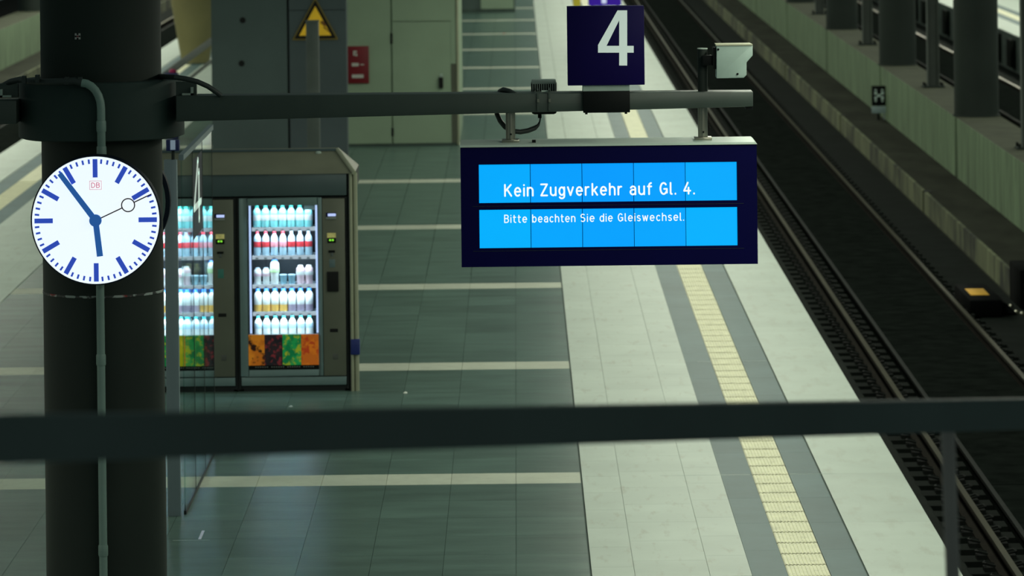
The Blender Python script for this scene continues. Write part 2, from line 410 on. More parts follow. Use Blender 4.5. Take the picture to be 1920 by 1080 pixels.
# platform beyond the second track
p2 = BX('platform_beyond', M['joint'], None, 12.3, 22, 30, Y1, -1.05, -0.02); tag(p2, kind='structure')
for nm, a, b, m in (('edge_slab', 0, .66, 'edge'), ('dark_border_tile', .66, .93, 'dark_band'), ('tactile_tile', .93, 1.24, 'tactile'), ('dark_border_tile', 1.24, 1.5, 'dark_band'), ('pale_paver', 1.5, 2.66, 'pale_paver')):
    o = None
    for k in range(9 if nm == 'edge_slab' else 1):
        ya, yb = (30 + k * 15, 45 + k * 15 - .02) if nm == 'edge_slab' else (30, 165)
        BX(nm, M[m], p2, 12.3 + a, 12.3 + b - .01, ya, yb, -0.02, 0)
rb = None
for k in range(26):                            # ribs under the far platform's edge
    if rb is None: rb = BX('edge_bracket', M['slab'], p2, 12.16, 12.32, 70, 70.9, -0.8, -0.12)
    else:
        c = again(rb, (0, k * 3.2, 0)); c.parent = p2

# track beds
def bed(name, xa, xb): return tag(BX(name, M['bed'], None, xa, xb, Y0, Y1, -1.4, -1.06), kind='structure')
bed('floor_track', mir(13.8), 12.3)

# ---------------------------------------------------------------- tracks
def rail_mb(x, z=-0.76):
    prof = [(-.07, -.16), (.07, -.16), (.07, -.145), (.02, -.12), (.012, -.05), (.036, -.035), (.036, -.012), (.026, 0), (-.026, 0), (-.036, -.012), (-.036, -.035), (-.012, -.05), (-.02, -.12), (-.07, -.145)]
    b = MB(); n = len(prof)
    b.add([(x + p, Y0, z + q) for p, q in prof] + [(x + p, Y1, z + q) for p, q in prof], [tuple(range(n)), tuple(range(2 * n - 1, n - 1, -1))] + [((i + 1) % n, i, n + i, n + (i + 1) % n) for i in range(n)])
    return b
def rail(x, parent):
    r = rail_mb(x).build('rail', M['rail_side'], parent)
    BX('rail_head', M['rail'], r, x - .027, x + .027, Y0, Y1, -.7602, -.7585)
    return r
SL = 0.595
def track(xc, label, full, side):
    t = thing('railway_track', (xc, Y0, -1.06), label, 'railway track')
    for s in (-1, 1): rail(xc + s * .7525, t)
    for s in (-1, 1):                          # concrete ledges outside the sleepers
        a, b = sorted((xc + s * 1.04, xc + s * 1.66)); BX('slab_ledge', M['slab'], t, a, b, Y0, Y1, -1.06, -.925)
    for k in range(24):                        # damping panels between the rails
        y = Y0 + k * 6
        if k == 0: pan = BX('absorber_panel', M['absorber'], t, xc - .46, xc + .66, y + .02, y + 5.98, -1.06, -.80)
        elif k < 22:
            c = again(pan, (0, 6.0 * k, 0)); c.parent = t
    BX('edge_angle', M['clip'], t, xc - .475, xc - .43, Y0, Y1, -.83, -.795)
    def clips(b, y):
        for xr_ in (xc - .7525, xc + .7525):
            for s in (-1, 1):
                x = xr_ + s * .125
                b.box(x - .045, x + .045, y - .07, y + .07, -.92, -.885)
                b.tube([(x - s * .05, y - .05, -.875), (x + s * .03, y - .05, -.855), (x + s * .05, y, -.86), (x + s * .03, y + .05, -.855), (x - s * .05, y + .05, -.875)], .013, 5)
    def sleeper_mb(b, y): b.box(xc - 1.05, xc + 1.05, y - .155, y + .155, -1.06, -.922)
    ys = [30.2 + SL * k for k in range(0, 227)]
    if full:
        s0 = c0 = None
        for y in ys[:56]:
            if s0 is None:
                b = MB(); sleeper_mb(b, y); s0 = b.build('sleeper', M['slab'], t)
                for xr_ in (xc - .7525, xc + .7525):
                    for s in (-1, 1):
                        x = xr_ + s * .125; b = MB()
                        b.box(x - .045, x + .045, y - .07, y + .07, -.922, -.885)
                        b.tube([(x - s * .05, y - .05, -.875), (x + s * .03, y - .05, -.855), (x + s * .05, y, -.86), (x + s * .03, y + .05, -.855), (x - s * .05, y + .05, -.875)], .013, 5)
                        b.build('rail_clip', M['clip'], s0)
            else:
                c = dup(s0, None, None, t); c.location = (0, y - ys[0], 0)
        ys = ys[56:]
    b = MB(); d = MB()
    for y in ys: sleeper_mb(b, y); clips(d, y)
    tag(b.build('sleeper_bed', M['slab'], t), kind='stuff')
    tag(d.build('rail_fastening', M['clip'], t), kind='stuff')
    return t
track(4.8225, 'dark railway track with brownish rails in the trough beside the bare platform edge', True, 1)
track(10.64, 'railway track beyond the row of columns, below the bright far platform', False, 1)
track(mir(4.8225), 'railway track in the dark trough behind the clock column', False, -1)

# ---------------------------------------------------------------- trackside walkway, wall, columns (both sides)
ZW, ZT = -0.604, 0.396
J0, JP = 71.5, 14.8
def side(s, wname, walk):
    X = (lambda x: x) if s > 0 else mir
    def bx(name, m, parent, xa, xb, ya, yb, za, zb, bev=0.0):
        a, b = sorted((X(xa), X(xb))); return BX(name, m, parent, a, b, ya, yb, za, zb, bev)
    wk = tag(bx('floor_walkway', M['walkway'], None, 6.58, 7.34, Y0, Y1, -1.06, ZW), kind='structure')
    bx('foot_strip', M['foot'], wk, 6.28, 6.56, Y0, Y1, -1.06, -.945)
    for k in range(-2, 6):
        y = 68.9 + 17.6 * k
        bx('kerb_block', M['kerb'], wk, 6.53, 6.58, y + .16, y + 17.44, -1.0, ZW + .003)
        bx('kerb_gap', M['hole'], wk, 6.55, 6.66, y - .14, y + .14, -1.0, ZW + .006)
    wl = tag(bx(wname, M['hole'], None, 7.43, 8.10, Y0, Y1, -1.06, ZT - .02), kind='structure')
    for k in range(-3, 7):
        y = J0 + JP * k
        bx('wall_panel', M['concrete_wall'], wl, 7.335, 7.44, y + .13, y + JP - .13, ZW, ZT)
        bx('ledge_slab', M['wall_top'], wl, 7.345, 8.11, y + .02, y + JP - .02, ZT - .05, ZT + .001)
    return wl
side(1, 'wall_right', True)
side(-1, 'wall_left', True)

ORD = ['first', 'second', 'third', 'fourth', 'fifth', 'sixth', 'seventh']
def steel_column(x, y, label, group):
    c = thing('steel_column', (x, y, ZT), label, 'column', group)
    MB().lathe(x, y, [(.375, ZT + .01), (.375, 9)], 40).build('shaft', M['column'], c, smooth=True)
    MB().lathe(x, y, [(.40, ZT), (.40, ZT + .025), (.38, ZT + .03)], 40).build('base_plate', M['column'], c, smooth=True)
def slim_post(x, y, label, group):
    c = thing('slim_post', (x, y, ZT), label, 'post', group)
    b = MB().box(x - .11, x - .09, y - .1, y + .1, ZT, 9).box(x + .09, x + .11, y - .1, y + .1, ZT, 9).box(x - .09, x + .09, y - .012, y + .012, ZT, 9)
    b.build('shaft', M['slim'], c)
    BX('base_plate', M['column'], c, x - .2, x + .2, y - .2, y + .2, ZT, ZT + .03, .004)
    for k, (dx, dy) in enumerate(((-.16, -.16), (.16, -.16), (-.16, .16), (.16, .16))):
        MB().lathe(x + dx, y + dy, [(.02, ZT + .03), (.02, ZT + .09)], 8).build('anchor_bolt', M['clip'], c)
for k in range(0, 5):
    y = J0 + JP * k
    steel_column(7.725, y + .39, f'dark round steel column on the ledge beyond the H board, {ORD[k]} of its row' if k else 'thickest dark round steel column on the trackside wall ledge, closest to the yellow magnet', 'dark columns on the ledge beyond the track')
for k in range(-1, 4):
    y = J0 + JP * k + JP * .54
    slim_post(7.74, y, f'slim grey post on a bolted plate between columns, {ORD[k + 1]} along the ledge', 'slim posts on the ledge beyond the track')
for k in range(1, 5):
    y = J0 + JP * k
    steel_column(mir(7.725), y + .39, f'dark steel column on the ledge behind the clock column, {ORD[k - 1]} of its row', 'dark columns on the ledge behind the clock')

# H board
hb = thing('halt_board', (7.19, 85.1, ZW), 'black halt board with a white H standing before the concrete wall', 'sign')
p0, p1 = U(1634, 161, 85.1), U(1662, 198, 85.1)
MB().box(p0.x, p1.x, 85.08, 85.12, p1.z, p0.z).build('board', M['black'], hb, .006)
b = MB(); word(b, 'H', p0.x + .055, p1.x - .055, p1.z + .075, (p0.z - p1.z) - .14, .2, 85.076); b.build('letter', mat('board_white', (.62, .78, .74), .5), hb)
q1 = U(1662, 212, 85.1)
MB().box(p0.x, p1.x, 85.085, 85.115, q1.z, p1.z - .01).build('lower_plate', mat('plate_grey', (.30, .40, .42), .5), hb, .004)
MB().tube([(7.19, 85.13, ZW), (7.19, 85.13, p0.z - .05)], .025, 10).build('post', M['black'], hb)
MB().box(7.29, 7.31, 85.1, 85.12, q1.z - .13, q1.z).build('side_tab', M['post_grey'], hb)

# track magnet and trackside box
M['soot'] = mat('soot_black', (.0022, .003, .003), .9, spec=.05)
mg = thing('track_magnet', (5.95, 55.2, -1.0), 'black track magnet with an orange-yellow top plate outside the rail', 'track magnet')
MB().box(5.72, 6.14, 54.3, 56.2, -.92, -.70).build('housing', M['soot'], mg, .03)
MB().hexa([(6.14, 54.5, -.9), (6.34, 54.5, -.9), (6.34, 55.9, -.9), (6.14, 55.9, -.9), (6.14, 54.5, -.74), (6.24, 54.6, -.80), (6.24, 55.8, -.80), (6.14, 55.9, -.74)]).build('side_bracket', M['soot'], mg)
MB().box(5.79, 6.03, 54.82, 55.55, -.70, -.692).build('top_plate', mat('magnet_orange', (.80, .44, .045), .5, var=.06, emit=0), mg, .003)
tb = thing('cable_box', (6.55, 55.5, -1.06), 'black cable box on the kerb near the yellow magnet plate', 'cable box')
MB().box(6.47, 6.85, 55.2, 56.4, -.95, -.42).build('housing', M['soot'], tb, .02)
for (px, py) in ((1895, 573), (1905, 584), (1916, 587)):
    p = G(px, py, -.9); MB().lathe(p.x, p.y, [(.035, -.945), (.035, -.90), (.02, -.88)], 8).build('bolt', M['steel'], tb)
BX('foot_plate', M['soot'], tb, 6.30, 6.62, 52.6, 55.6, -1.0, -.935, .004)

# ================================================================== CLOCK COLUMN WITH ITS ARM
YC = 27.28; XC = -2.663; RC = 0.384
col = thing('platform_column', (XC, YC, 0), 'big dark round column with a collar and a long cantilever arm, behind the clock', 'column')
MB().lathe(XC, YC, [(RC, 0), (RC, 9)], 64).build('shaft', M['column'], col, smooth=True)
zc1 = U(190, 157, 26.75).z; zc0 = U(190, 268, 26.75).z
MB().lathe(XC, YC, [(.50, zc0), (.528, zc0 + .01), (.528, zc1 - .01), (.52, zc1)], 64).build('collar', M['collar'], col, smooth=True)
# arm to the display
a0, a1 = U(345, 180, 26.9), U(345, 228, 26.9); b0, b1 = U(1412, 172, 26.9), U(1412, 200, 26.9)
MB().hexa([(a1.x - .05, 26.9, a1.z), (b1.x, 26.9, b1.z), (b1.x, 27.12, b1.z), (a1.x - .05, 27.12, a1.z), (a0.x - .05, 26.9, a0.z), (b0.x, 26.9, b0.z), (b0.x, 27.12, b0.z), (a0.x - .05, 27.12, a0.z)]).build('cantilever_arm', M['beam'], col, .006)
MB().box(b1.x - .045, b1.x + .001, 26.92, 27.1, b1.z - .02, b1.z + .012).build('end_foot', M['black'], col)
def gusset(sx):
    e = XC + sx * .50
    z = a0.z
    MB().box(min(e, e + sx * .13), max(e, e + sx * .13), 27.0, 27.05, z - .005, z + .085).build('gusset', M['beam'], col)
    MB().box(min(e + sx * .04, e + sx * .11), max(e + sx * .04, e + sx * .11), 26.97, 27.0, z + .0, z + .012).build('hook', M['lid'], col)
    MB().box(min(e + sx * .095, e + sx * .11), max(e + sx * .095, e + sx * .11), 26.97, 27.0, z + .0, z + .05).build('hook', M['lid'], col)
gusset(1); gusset(-1)
c0, c1 = U(0, 186, 26.9), U(0, 230, 26.9)
MB().box(-5.2, XC - .50, 26.9, 27.12, c1.z - .01, c0.z - .01).build('short_arm', M['beam'], col, .006)
# conduit
g = lambda px, py, Y: U(px, py, Y)
zt = g(182, 155, 26.72).z; xv = g(190, 250, 26.72).x; xb = g(190, 700, 26.87).x
pts = [(xb, 26.86, 0.0), (xb, 26.86, 2.2), (xb, 26.85, 3.2), (xv, 26.72, 3.45), (xv, 26.72, zt - .16)]
for k in range(1, 7):
    t = k / 6 * PI / 2
    pts.append((xv - .12 + .12 * math.cos(t), 26.72, zt - .16 + .16 * math.sin(t)))
MB().tube(pts, .026, 14).build('conduit', M['conduit'], col, smooth=True)
for z in (.92, 2.12, 3.44, 3.60):
    o = 26.72 if z > 3.3 else 26.86; x = xv if z > 3.3 else xb
    MB().lathe(x, o, [(.029, z - .035), (.031, z - .025), (.031, z + .025), (.029, z + .035)], 14).build('coupling', M['conduit'], col, smooth=True)
e = pts[-1]
P = [e] + [tuple(g(px, py, Y)) for px, py, Y in ((140, 152, 26.72), (120, 153, 26.72), (80, 154, 26.75), (55, 153, 26.8), (38, 149, 26.9), (20, 153, 27.0), (2, 163, 27.05), (-30, 190, 27.13))]
MB().tube(P, [.026, .025, .024, .021, .02, .02, .019, .019, .019], 12).build('hose', M['cable'], col, smooth=True)
P = [tuple(g(px, py, Y)) for px, py, Y in ((296, 143, 27.3), (312, 144, 27.0), (330, 145, 26.85), (350, 148, 26.85), (370, 153, 26.86), (390, 162, 26.87), (405, 172, 26.88), (414, 179, 26.89))]
MB().tube(P, .017, 10).build('hose', M['cable'], col, smooth=True)
for px, py in ((45, 147), (70, 145), (125, 149), (150, 149)):
    p = g(px, py, 26.72); MB().box(p.x - .012, p.x + .012, 26.70, 26.76, p.z - .03, p.z + .015).build('cable_clip', M['cable'], col)
# tape remains round the shaft
zr = U(190, 557, 26.9).z
s_ = NT('torn_tape'); v_ = s_.pos((1, 1, 1)); f_ = s_.remap(s_.noise(v_, 16, 2), .47, .53, 0, 1); f2 = s_.remap(s_.noise(v_, 5, 1), .52, .55, 0, 1)
s_.l(s_.mix(f_, lin((.035, .04, .038)), s_.mix(f2, (.34, .40, .38), (.25, .02, .02))), s_.b.inputs['Base Color'])
MB().lathe(XC, YC, [(RC + .002, zr - .008), (RC + .004, zr - .006), (RC + .004, zr + .006), (RC + .002, zr + .008)], 64, caps=False).build('tape_strip', s_.m, col)
# small sticker
p = U(146, 68, 26.92); ys = YC - math.sqrt(RC ** 2 - (p.x - XC) ** 2)
stk = thing('sticker', (p.x, ys, p.z), 'tiny white and red square sticker high on the clock column', 'sticker')
MB().box(p.x - .018, p.x + .018, ys - .006, ys + .01, p.z - .019, p.z + .019).build('backing', mat('sticker_white', (.42, .42, .40), .5), stk)
for dx, dz in ((0, 0), (-.012, 0), (.012, 0), (0, .014), (0, -.014)):
    MB().box(p.x + dx - .005, p.x + dx + .005, ys - .008, ys - .004, p.z + dz - .005, p.z + dz + .005).build('mark', mat('sticker_red', (.18, .02, .02), .5) if dx == dz == 0 else M['black'], stk)

# ---------------------------------------------------------------- clock
def clock_proto(cx, yf, cz, R):
    t = thing('platform_clock', (cx, yf + .06, cz - R), 'round white backlit station clock with blue hands on the dark column', 'clock', 'station clocks on the column')
    MB().lathe(cx, cz, [(R - .012, yf + .003), (R - .002, yf), (R, yf + .01), (R, yf + .10), (R - .03, yf + .115)], 96, 'y').build('case', mat('clock_rim', (.008, .014, .025), .6, spec=.08), t, smooth=True)
    s = NT('clock_dial')                       # opal dial, evenly backlit
    g_ = s.n('ShaderNodeTexCoord'); 
    s.b.inputs['Base Color'].default_value = (.8, .85, .9, 1); s.b.inputs['Roughness'].default_value = .35
    s.b.inputs['Emission Color'].default_value = (.86, .95, 1.0, 1); s.b.inputs['Emission Strength'].default_value = 0.9
    MB().lathe(cx, cz, [(R - .010, yf - .002), (R - .010, yf + .02)], 96, 'y').build('dial', s.m, t)
    blue = mat('clock_blue', (.028, .075, .50), .5, var=.03, emit=.75)
    def bar(ang, r0, r1, w0, w1, y, name, m, th=.004):
        a = math.radians(ang); d = (math.sin(a), math.cos(a)); n = (d[1], -d[0])
        q = [(r0, -w0 / 2), (r0, w0 / 2), (r1, w1 / 2), (r1, -w1 / 2)]
        pl = [(cx + r * d[0] + k * n[0], cz + r * d[1] + k * n[1]) for r, k in q]
        if sum(pl[i][0] * pl[(i + 1) % 4][1] - pl[(i + 1) % 4][0] * pl[i][1] for i in range(4)) < 0: pl.reverse()
        return MB().prism(pl, y, y + th).build(name, m, t)
    k = R / 122.5
    for i in range(60):
        if i % 5 == 0: bar(i * 6, 80.5 * k, 115 * k, 9 * k, 9 * k, yf - .005, 'hour_mark', blue)
        else: bar(i * 6, 106.5 * k, 115 * k, 3.6 * k, 3.6 * k, yf - .005, 'minute_mark', blue)
    hb_ = mat('clock_hand_blue', (.020, .105, .36), .5, var=.03, emit=.7)
    bar(173.6, 0, 68 * k, 11 * k, 11.5 * k, yf - .014, 'hour_hand', hb_)
    bar(323.3, 0, 111 * k, 11 * k, 9.5 * k, yf - .020, 'minute_hand', hb_)
    MB().lathe(cx, cz, [(11.4 * k, yf - .030), (11.4 * k, yf - .004)], 32, 'y').build('hub', hb_, t)
    sh = mat('second_hand', (.055, .012, .03), .5)
    a = math.radians(65.3); d = (math.sin(a), math.cos(a)); rc = 68 * k
    m = MB(); 
    st = [[(11 * k * d[0], 11 * k * d[1]), ((rc - 12.5 * k) * d[0], (rc - 12.5 * k) * d[1])], [(rc * d[0] + 12.2 * k * math.cos(q), rc * d[1] + 12.2 * k * math.sin(q)) for q in (2 * PI * i / 28 for i in range(29))], [((rc + 12.5 * k) * d[0], (rc + 12.5 * k) * d[1]), (116 * k * d[0], 116 * k * d[1])]]
    strokes(m, st, 2.1 * k, lambda u, v: (cx + u, yf - .026, cz + v)); m.build('second_hand', sh, t)
    red = mat('logo_red', (.62, .16, .26), .5, emit=.55); lg = MB()
    lx, lz = cx + 0.5 * k, cz + 66 * k
    strokes(lg, [[(lx - 11 * k, lz - 8 * k), (lx + 11 * k, lz - 8 * k), (lx + 11 * k, lz + 8 * k), (lx - 11 * k, lz + 8 * k), (lx - 11 * k, lz - 8 * k)]], .7 * k, lambda u, v: (u, yf - .004, v))
    word(lg, 'D', lx - 8 * k, lx - .6 * k, lz - 5 * k, 10 * k, .13, yf - .004); word(lg, 'B', lx + 1.0 * k, lx + 8 * k, lz - 5 * k, 10 * k, .13, yf - .004)
    lg.build('logo', red, t)
    MB().lathe(cx, cz, [(R * .80, yf + .112), (R * .80, yf + .118), (R * .93, yf + .118), (R * .93, yf + .112)], 64, 'y', caps=False).build('back_ring', M['conduit'], t)
    MB().box(cx - .05, cx + .09, yf + .10, yf + .32, cz - .04, cz + .04).build('wall_bracket', M['column'], t)
    MB().box(cx - .05, cx + .09, yf + .10, yf + .32, cz + .26, cz + .33).build('wall_bracket', M['column'], t)
    return t
cp = U(179.5, 413, 26.6)
clk = clock_proto(cp.x, 26.6, cp.z, 122.3 * 26.6 / F)
clk2 = dup(clk, (2 * XC - cp.x, 2 * YC - 26.66, ORG[clk].z), 'second clock behind the column, only the rim of its grey back showing', rotz=PI)
# grey back plate so that the rear of each clock is closed
for t, sgn in ((clk, 1),): pass

# ---------------------------------------------------------------- train display
YD = 26.75
dl, dr, db = U(863, 276, YD), U(1418.5, 266, YD), U(1140, 498, YD)
zt_, zb_ = U(1140, 273, YD).z, db.z
x0, x1 = dl.x, dr.x
dsp = thing('train_display', ((x0 + x1) / 2, 27.0, zb_), 'wide navy train display with bright blue screens hanging under the arm', 'display')
MB().box(x0, x1, YD + .03, 27.22, zb_, zt_).build('casing', M['navy2'], dsp, .004)
mxl, mxr = U(898, 388, YD).x, U(1382.6, 384, YD).x
z1t, z1b = U(1140, 306.2, YD).z, U(1140, 378.3, YD).z
z2t, z2b = U(1140, 391, YD).z, U(1140, 463, YD).z
bz = MB().box(x0, x1, YD, YD + .03, z1t, zt_).box(x0, x1, YD, YD + .03, zb_, z2b).box(x0, mxl, YD, YD + .03, z2b, z1t).box(mxr, x1, YD, YD + .03, z2b, z1t).box(mxl, mxr, YD, YD + .03, z2t, z1b)
bz.build('bezel', M['navy2'], dsp)
MB().hexa([(x0 - .004, YD - .01, zt_ - .001), (x1 + .004, YD - .01, zt_ - .001), (x1 + .004, 27.24, zt_ - .001), (x0 - .004, 27.24, zt_ - .001), (x0 - .002, YD + .002, zt_ + .012), (x1 - .01, YD + .002, zt_ + .012), (x1 - .01, 27.22, zt_ + .012), (x0, 27.22, zt_ + .012)]).build('lid', M['lid'], dsp)
wm = (mxr - mxl) / 5
for r, (ta, tb_) in enumerate(((z1t, z1b), (z2t, z2b))):
    for k in range(5):
        ed = abs(k - 2) / 2
        s = glow('screen_blue', (0.0, 0.335 + .075 * ed ** 2 + .03 * r, 1.0), 1.0, .3)
        MB().box(mxl + wm * k + .002, mxl + wm * (k + 1) - .002, YD + .012, YD + .028, tb_, ta).build('screen_module', s, dsp)
for zz in (U(1140, 384, YD).z, U(1140, 468, YD).z):
    BX('trim_line', M['collar'], dsp, mxl - .04, mxr + .04, YD - .001, YD + .001, zz - .002, zz)
wt = glow('screen_text', (.92, 1.0, 1.0), 1.0)
zx = lambda X_, Y_: (850 + X_ / 3.2, 240 + Y_ / 3.2)
for words, base, capz in (((('Kein', 305, 482), ('Zugverkehr', 522, 1015), ('auf', 1058, 1195), ('Gl.', 1238, 1338), ('4.', 1380, 1450)), 414, 77), ((('Bitte', 305, 443), ('beachten', 473, 733), ('Sie', 763, 848), ('die', 878, 957), ('Gleiswechsel.', 987, 1385)), 571, 50)):
    for tx, xa, xb_ in words:
        b = MB()
        ym = base - (xa + xb_ - 610) / 2 * .0125
        pa, pb = U(*zx(xa, ym), YD), U(*zx(xb_, ym), YD)
        word(b, tx, pa.x, pb.x, (pa.z + pb.z) / 2, capz / 3.2 * YD / F, .135 if capz > 60 else .125, YD + .009)
        b.build('message_word', wt, dsp)
for px in (957.5, 1318):
    p = U(px, 262, 27.0); rt = .0305; top = U(px, 215, 27.0).z if px < 1000 else U(px, 92, 27.0).z
    MB().tube([(p.x, 27.0, zt_ + .01), (p.x, 27.0, U(px, 190, 27).z if px < 1000 else U(px, 186, 27).z)], rt, 20).build('hanger_tube', M['steel'], dsp, smooth=True)
    MB().box(p.x - .055, p.x + .055, 26.94, 27.06, zt_ + .01, zt_ + .03).build('hanger_foot', M['steel'], dsp, .003)
    MB().lathe(p.x + .002, zt_ + .062, [(.006, 26.962), (.006, 26.975)], 8, 'y').build('screw', M['black'], dsp)
p = U(1318, 186, 27.0); q = U(1318, 92, 27.0)
MB().tube([(p.x, 27.0, p.z - .02), (p.x, 27.0, q.z)], .031, 20).build('mast', M['column'], col, smooth=True)
MB().lathe(p.x, 27.0, [(.033, q.z), (.033, q.z + .006)], 20).build('mast_cap', M['lid'], col)
p = U(1001, 266, 26.95); BX('lid_catch', M['black'], dsp, p.x - .012, p.x + .012, 26.9, 26.95, zt_ + .01, zt_ + .028)

# ---------------------------------------------------------------- platform number sign
YS = 26.88
s0, s1 = U(1063, 13, YS), U(1209, 159, YS)
sg = thing('platform_number_sign', ((s0.x + s1.x) / 2, 27.0, s1.z), 'square navy sign with a large white 4 above the train display', 'sign')
MB().box(s0.x, s1.x, YS, YS + .14, s1.z, s0.z).build('panel', M['navy'], sg, .003)
zz = lambda X_, Y_: U(850 + X_ / 3.2, Y_ / 3.2, YS)
me4 = MB()
pt = lambda X_, Y_: (zz(X_, Y_).x, YS - .002, zz(X_, Y_).z)
for poly in ([(868, 270), (985, 62), (995, 62), (995, 122), (919, 275), (868, 275)], [(868, 275), (995, 275), (995, 316), (868, 316)], [(995, 62), (1043, 62), (1043, 393), (995, 393)], [(1043, 275), (1082, 275), (1082, 316), (1043, 316)]):
    me4.add([pt(*q) for q in poly], [tuple(range(len(poly)))])
me4.build('numeral', M['digit'], sg)
k0, k1 = U(1093, 158, 26.85), U(1181, 171, 26.85); k2 = U(1181, 211, 26.85)
MB().box(k0.x, k1.x, 26.9, 27.14, k1.z - .01, s1.z + .004).build('neck', M['pale_box'], sg)
MB().box(k0.x, k1.x, 26.86, 27.16, k2.z, k1.z).build('clamp', M['black'], sg, .004)
for dx in (.02, .27): MB().box(k0.x + dx - .008, k0.x + dx + .008, 26.9, 26.92, k2.z - .012, k2.z).build('clamp_screw', M['black'], sg)

# ---------------------------------------------------------------- small floodlight on the arm
YF = 27.16
f0, f1 = U(995.5, 151, YF), U(1044.5, 214.5, YF)
fl = thing('finned_floodlight', ((f0.x + f1.x) / 2, YF + .05, f1.z), 'small finned floodlight strapped behind the arm, left of the sign'.replace('left of the sign', 'beside the navy sign'), 'floodlight')
MB().box(f0.x, f1.x, YF, YF + .10, f1.z, f0.z).build('housing', M['black'], fl, .02)
MB().box(f0.x + .004, f1.x - .004, YF - .004, YF + .1, f0.z - .024, f0.z + .004).build('cap', M['fins'], fl, .008)
n = 11
for k in range(n):
    x = f0.x + .012 + (f1.x - f0.x - .024) * k / (n - 1)
    BX('fin', M['fins'], fl, x - .0025, x + .0025, YF - .014, YF + .002, f0.z - .10, f0.z - .022)
for px in (1008, 1029.5):
    p, q = U(px, 170, 26.89), U(px, 213, 26.89)
    BX('strap', M['beam'], fl, p.x - .005, p.x + .005, 26.888, 26.9, q.z + .02, p.z)
    BX('strap_bolt', M['steel'], fl, p.x - .004, p.x + .01, 26.88, 26.889, (p.z + q.z) / 2 + .0, (p.z + q.z) / 2 + .02)
    BX('strap_arm', M['beam'], fl, p.x - .005, p.x + .005, 26.888, YF + .01, p.z - .003, p.z + .004)
p = U(1021, 171.5, 26.95); BX('maker_plate', M['lid'], fl, p.x - .02, p.x + .02, 26.93, 26.95, p.z - .002, p.z + .008)
p, q = U(1012, 213, YF), U(1014, 222, YF)
MB().tube([(p.x, YF + .04, p.z + .005), (p.x, YF + .04, q.z)], .012, 10).build('cable_gland', M['black'], fl)
P = [tuple(U(px, py, Y)) for px, py, Y in ((1013, 221, 27.2), (1012, 228, 27.19), (1009, 235, 27.17), (1003, 240, 27.15), (990, 245, 27.14), (975, 247.5, 27.13), (960, 245.5, 27.12), (947, 238, 27.12), (938, 227, 27.12), (932, 214, 27.13), (930, 200, 27.15), (932, 182, 27.15), (938, 171, 27.12), (944, 168, 27.06), (955, 171, 26.98), (966, 177, 26.96))]
MB().tube(P, [.005, .005, .01, .016] + [.016] * 12, 10).build('cable', M['cable'], fl, smooth=True)

# ---------------------------------------------------------------- pale box on the mast
YB = 26.85
zb = lambda X_, Y_: U(1250 + X_ / 7.68, Y_ / 7.68, YB)
pb_ = thing('detector_box', (zb(930, 800).x, YB + .1, zb(930, 1120).z), 'pale green cut-corner box mounted beside the mast above the display', 'box')
poly = [(718, 655), (718, 1130), (1110, 1122), (1150, 1080), (1150, 900), (1238, 800), (1238, 640), (1200, 652)]
poly = [(zb(*q).x, zb(*q).z) for q in poly]
MB().prism(poly, YB, YB + .16).build('housing', M['pale_box'], pb_, .004)
l0, l1 = zb(708, 655), zb(1238, 640)
MB().hexa([(l0.x, YB - .006, l1.z - .006), (l1.x, YB - .006, l1.z - .006), (l1.x, YB + .18, l1.z - .006), (l0.x, YB + .18, l1.z - .006), (l0.x, YB - .006, l1.z + .002), (l1.x, YB - .006, l1.z + .002), (l1.x - .01, YB + .18, l1.z + .002), (l0.x, YB + .18, l1.z + .002)]).build('lid', mat('box_lid', (.45, .47, .33), .5), pb_)
for X_, Y_ in ((742, 712), (1020, 1065)):
    p = zb(X_, Y_); MB().lathe(p.x, p.z, [(.007, YB - .006), (.007, YB + .004)], 10, 'y').build('screw', M['black'], pb_)
m0, m1 = zb(570, 810), zb(720, 950)
MB().box(m0.x - .02, m1.x, YB + .06, YB + .16, m1.z, m0.z).build('side_bracket', M['black'], pb_, .004)
MB().box(zb(670, 700).x, zb(718, 700).x, YB + .03, YB + .15, zb(718, 1000).z, zb(718, 690).z).build('back_plate', M['black'], pb_)

